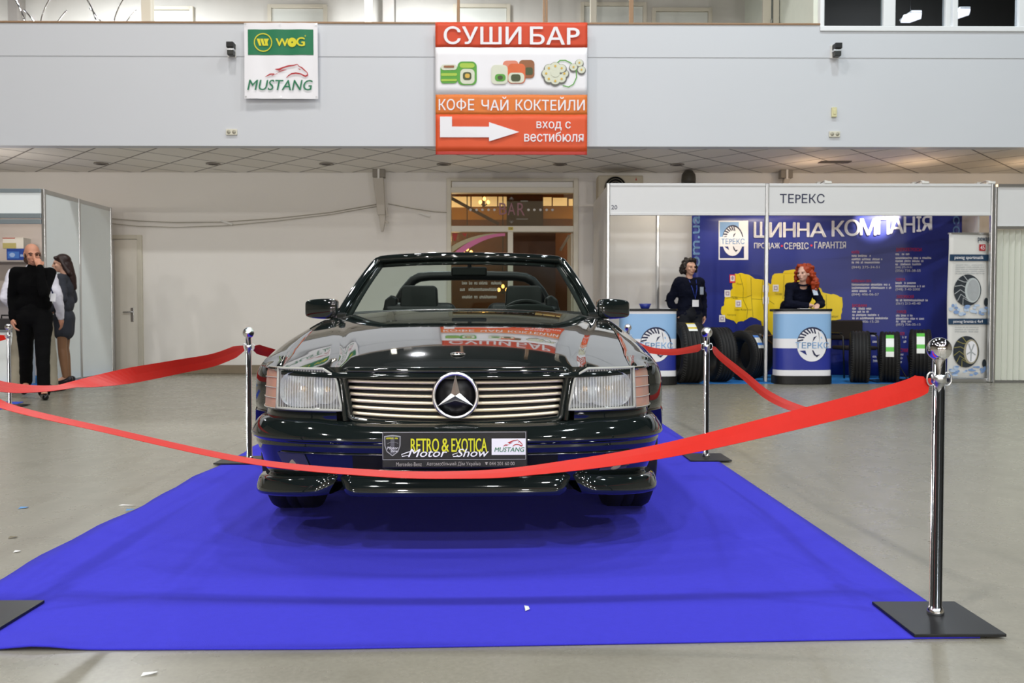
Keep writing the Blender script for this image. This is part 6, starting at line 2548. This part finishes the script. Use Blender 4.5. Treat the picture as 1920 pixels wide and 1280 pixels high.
Y = 9.4
x = W(66, 745, Y)[0]
person('bald man in black walking past the left booth, one hand raised to his face', (x, Y, .0), R(25),
       dict(pel=(-.0, .0, .93), wai=(.005, -.005, 1.08), che=(.01, -.02, 1.27), nek=(.015, -.03, 1.46), hed=(.0, -.07, 1.61), hipR=(-.09, .01, .91), hipL=(.09, -.01, .91),
            kneR=(-.10, .20, .50), ankR=(-.13, .52, .16), toeR=(-.135, .40, .045), kneL=(.09, -.13, .49), ankL=(.10, -.17, .085), toeL=(.12, -.33, .035),
            shoR=(-.165, -.02, 1.41), shoL=(.17, -.03, 1.41), elbR=(-.21, .05, 1.13), wriR=(-.20, -.02, .89), hndR=(.1, -.25, -1), palR=(1, 0, 0),
            elbL=(.12, -.27, 1.17), wriL=(.085, -.25, 1.455), hndL=(-.25, .34, .9), palL=(-.3, 1, .1)),
       cl_black, head=(R(14), R(-4), R(14)), hands=((.7, 1), (1.0, -1)))


# --- the man in the white shirt behind him, seen from the back
def cl_white(t, D, q, M):
    trousers(t, D, mat('cloth_beige', '#9c9482', rough=.85, var=.06), r=1.04, flare=.07)
    jacket('shirt', t, D, mat('shirt_white', '#e2e0ea', rough=.7, var=.03), hem=.93, r=1.08, cuff=.045, nz=.012)
    shoe(t, D, mat('shoe_black', '#0a0a0a'))
    hs = [('e', q(0, .02, .045), (.085, .1, .088)), ('e', q(0, .05, -.02), (.076, .066, .07))]
    blob('hair', hs, mat('hair_brown', '#4a3020', rough=.7, var=.15), t, .01, 2, nz=.006)


Y = 10.15
x = W(64, 735, Y)[0]
person('man in white shirt and beige trousers with his back turned, behind the bald man', (x, Y, 0), R(186),
       dict(hipR=(-.105, 0, .93), hipL=(.105, 0, .93), kneR=(-.18, -.01, .5), kneL=(.18, -.01, .5), ankR=(-.215, .02, .09), ankL=(.215, .02, .09), toeR=(-.25, -.15, .035), toeL=(.25, -.15, .035),
            elbR=(-.31, .05, 1.15), wriR=(-.31, -.03, .90), elbL=(.285, .07, 1.14), wriL=(.22, -.14, .98), hndL=(-.7, -.5, -.5), shoR=(-.215, .01, 1.43), shoL=(.215, .01, 1.43)), cl_white, scale=1.0)


# --- the woman in the grey suit, in profile, looking left
def cl_suit(t, D, q, M):
    m = mat('suit_grey', '#33363f', rough=.85, var=.1, scale=40)
    jacket('suit_jacket', t, D, m, hem=.86, r=1.0, cuff=.04, fem=True, collar=False)
    sh = [('e', (0, .005, .9), (.175, .128, .15)), ('c', [(-.06, 0, .9), (-.05, -.005, .72)], [.12, .116]), ('c', [(.06, 0, .9), (.05, -.005, .72)], [.12, .116])]
    blob('skirt', sh, m, t, .011, 3)
    sh = []
    for s in 'RL':
        sh.append(('c', [lerp(D['hip' + s], D['kne' + s], .55), D['kne' + s], lerp(D['kne' + s], D['ank' + s], .3), lerp(D['kne' + s], D['ank' + s], .97)], [.066, .056, .058, .04]))
    blob('stockings', sh, mat('nylon_tan', '#8a6448', rough=.45, var=.04), t, .01, 3)
    shoe(t, D, mat('shoe_dark', '#1c1820', rough=.3))
    hs = [('e', q(0, .025, .045), (.088, .102, .085)), ('e', q(0, .06, -.03), (.082, .062, .11)), ('c', [q(0, .065, -.02), q(0, .09, -.2), q(0, .10, -.34)], [.07, .06, .034]),
          ('c', [q(-.06, .0, .07), q(-.08, .01, -.02), q(-.07, .06, -.14)], [.03, .028, .035]), ('c', [q(.06, .0, .07), q(.08, .03, -.02), q(.07, .08, -.14)], [.03, .026, .035]), ('c', [q(-.05, -.055, .08), q(.05, -.055, .08)], [.025, .025])]
    blob('hair', hs, mat('hair_dark_brown', '#2a1714', rough=.45, var=.2, scale=30), t, .01, 3, nz=.004)
    MB().prism([(-.04, 1.45), (.04, 1.45), (.0, 1.27)], -.128, -.120).build('blouse', M_INKWHITE, t)
    lp_ = MB()
    for k in (-1, 1):
        lp_.prism([(k * .04, 1.47), (k * .085, 1.46), (k * .08, 1.36), (k * .01, 1.24), (k * .0, 1.27)], -.137, -.126)
    lp_.build('lapel', mat('suit_lapel', '#2a2d36', rough=.85), t, bevel=.004)


Y = 11.0
x = W(122, 722, Y)[0]
person('woman with long dark hair in a grey skirt suit, in profile by the booth', (x, Y, .006), R(-78),
       dict(kneR=(-.075, -.02, .5), kneL=(.075, -.005, .5), ankR=(-.07, .02, .11), ankL=(.07, .03, .11), toeR=(-.07, -.13, .035), toeL=(.07, -.12, .035),
            elbR=(-.235, .05, 1.15), wriR=(-.14, -.16, 1.0), elbL=(.235, .06, 1.15), wriL=(.14, -.15, .99), hndR=(.6, -.6, -.4), hndL=(-.6, -.6, -.4), hed=(0, -.02, 1.625)),
       cl_suit, head=(R(8), 0, R(6)), skin=SKIN2, female=True, scale=.99)


# --- curly haired person in navy by the counter
def curls(t, q, m, seed, n, rad, drop, size=.026, front=-.03):
    rg = random.Random(seed)
    hs = [('e', q(0, .03, .05), (.09, .1, .09)), ('e', q(0, .06, -.03), (.09, .07, .09))]
    for _ in range(n):
        a = rg.uniform(R(-40), R(220)); z = rg.uniform(-drop, .1)
        rr = rad * (1 - .35 * max(0, z / .1)) * rg.uniform(.85, 1.05)
        x_, y_ = rr * math.cos(a), .03 + rr * .95 * math.sin(a)
        if y_ < front and z < .05:
            continue
        hs.append(('e', q(x_, y_, z), (size * rg.uniform(.7, 1.2),) * 3))
    for _ in range(n // 4):
        a = rg.uniform(0, 2 * PI); r_ = rg.uniform(0, .08)
        hs.append(('e', q(r_ * math.cos(a), .01 + r_ * math.sin(a), .12 + rg.uniform(-.02, .01)), (size,) * 3))
    blob('hair', hs, m, t, .009, 1, nz=.012, seed=seed)


def cl_navy(t, D, q, M):
    trousers(t, D, mat('trouser_navy', '#10131c', rough=.85, var=.1))
    jacket('sweatshirt', t, D, mat('cloth_navy', '#0c1022', rough=.9, var=.12, spec=.2), hem=.88, r=1.12, cuff=.05, nz=.02, collar=False)
    crew(t, D, mat('cloth_navy', '#10152a'))
    shoe(t, D, mat('shoe_black', '#0a0a0a'))
    curls(t, q, mat('hair_black_brown', '#1d1411', rough=.6, var=.25, scale=40), 3, 90, .115, .08, .026)
    MB().tube([(-.05, -.09, 1.45), (-.02, -.14, 1.32), (.02, -.152, 1.17), (.05, -.14, 1.32), (.06, -.09, 1.45)], .006, 6).build('lanyard', mat('lanyard_bright', '#2e48b4', rough=.5), t)
    MB().box(-.03, .07, -.165, -.158, 1.055, 1.155).build('name_badge', M_INKWHITE, t, bevel=.004)
    MB().box(.095, .165, -.155, -.145, 1.235, 1.345).warp(lambda v: (v[0], v[1] + (v[0] - .09) * .5, v[2])).build('chest_patch', mat('patch_pale', '#b9c4d4', rough=.5, var=.3, scale=50), t)


Y = 12.15
x = W(1292, 700, Y)[0]
person('person with dark curly hair in navy sweatshirt and lanyard beside the left counter', (x, Y, .006), R(12),
       dict(elbR=(-.27, .10, 1.15), wriR=(-.19, -.0, .94), elbL=(.26, .10, 1.15), wriL=(.24, .02, .92), hndR=(.5, -.5, -.7), hndL=(-.2, -.4, -.8)), cl_navy, head=(R(4), 0, R(8)), skin=SKIN2, female=True, scale=1.0)


# --- red-haired person leaning on the counter
def cl_red(t, D, q, M):
    trousers(t, D, mat('trouser_navy', '#10131c'))
    jacket('sweatshirt', t, D, mat('cloth_navy', '#0d1122'), hem=.9, r=1.06, cuff=.05, nz=.018, fem=True, collar=False)
    crew(t, D, mat('cloth_navy', '#10152a'))
    shoe(t, D, mat('shoe_black', '#0a0a0a'))
    rg = random.Random(8)
    hs = [('e', q(0, .03, .05), (.092, .104, .09)), ('e', q(0, .07, -.05), (.10, .07, .12))]
    for _ in range(230):
        a = rg.uniform(R(-30), R(210)); z = rg.uniform(-.24, .10)
        rr = (.10 + .05 * min(1, max(0, (.09 - z) / .2))) * rg.uniform(.8, 1.08)
        x_, y_ = rr * 1.1 * math.cos(a), .045 + rr * .85 * math.sin(a)
        if y_ < -.02 and abs(x_) < .085:
            continue
        hs.append(('e', q(x_, y_, z), (.022 * rg.uniform(.6, 1.3),) * 3))
    for _ in range(40):
        a = rg.uniform(0, 2 * PI); r_ = rg.uniform(0, .085)
        hs.append(('e', q(r_ * math.cos(a), .015 + r_ * math.sin(a), .118 + rg.uniform(-.02, .012)), (.026,) * 3))
    blob('hair', hs, mat('hair_red', '#a23a14', rough=.5, var=.3, scale=40), t, .008, 1, nz=.016, seed=9)
    MB().box(.06, .125, -.30, -.29, 1.21, 1.31).warp(lambda v: (v[0], v[1] + (v[2] - 1.21) * .7, v[2])).build('chest_patch', mat('patch_pale', '#b9c4d4'), t)


Y = 11.78
x = W(1500, 700, Y)[0]
person('red-haired person in navy leaning forearms on the striped counter and looking left', (x, Y, .006), R(3),
       dict(pel=(0, .30, .93), wai=(0, .20, 1.08), che=(0, .04, 1.22), nek=(-.01, -.10, 1.385), hed=(-.025, -.15, 1.515),
            hipR=(-.09, .30, .91), hipL=(.09, .30, .91), kneR=(-.1, .26, .5), kneL=(.1, .26, .5), ankR=(-.1, .30, .09), ankL=(.1, .34, .09), toeR=(-.11, .12, .035), toeL=(.11, .16, .035),
            shoR=(-.17, -.03, 1.325), shoL=(.17, -.03, 1.325), elbR=(-.25, -.14, 1.085), wriR=(-.03, -.27, 1.07), elbL=(.235, -.15, 1.085), wriL=(.10, -.33, 1.07),
            hndR=(1, -.25, -.05), palR=(0, -.2, -1), hndL=(-.45, -.85, -.1), palL=(0, 0, -1)), cl_red, head=(R(2), 0, R(-52)), skin=mat('skin_fair', '#dcb09c', rough=.5, var=.04), female=True)

bpy.data.scenes.remove(WORK)
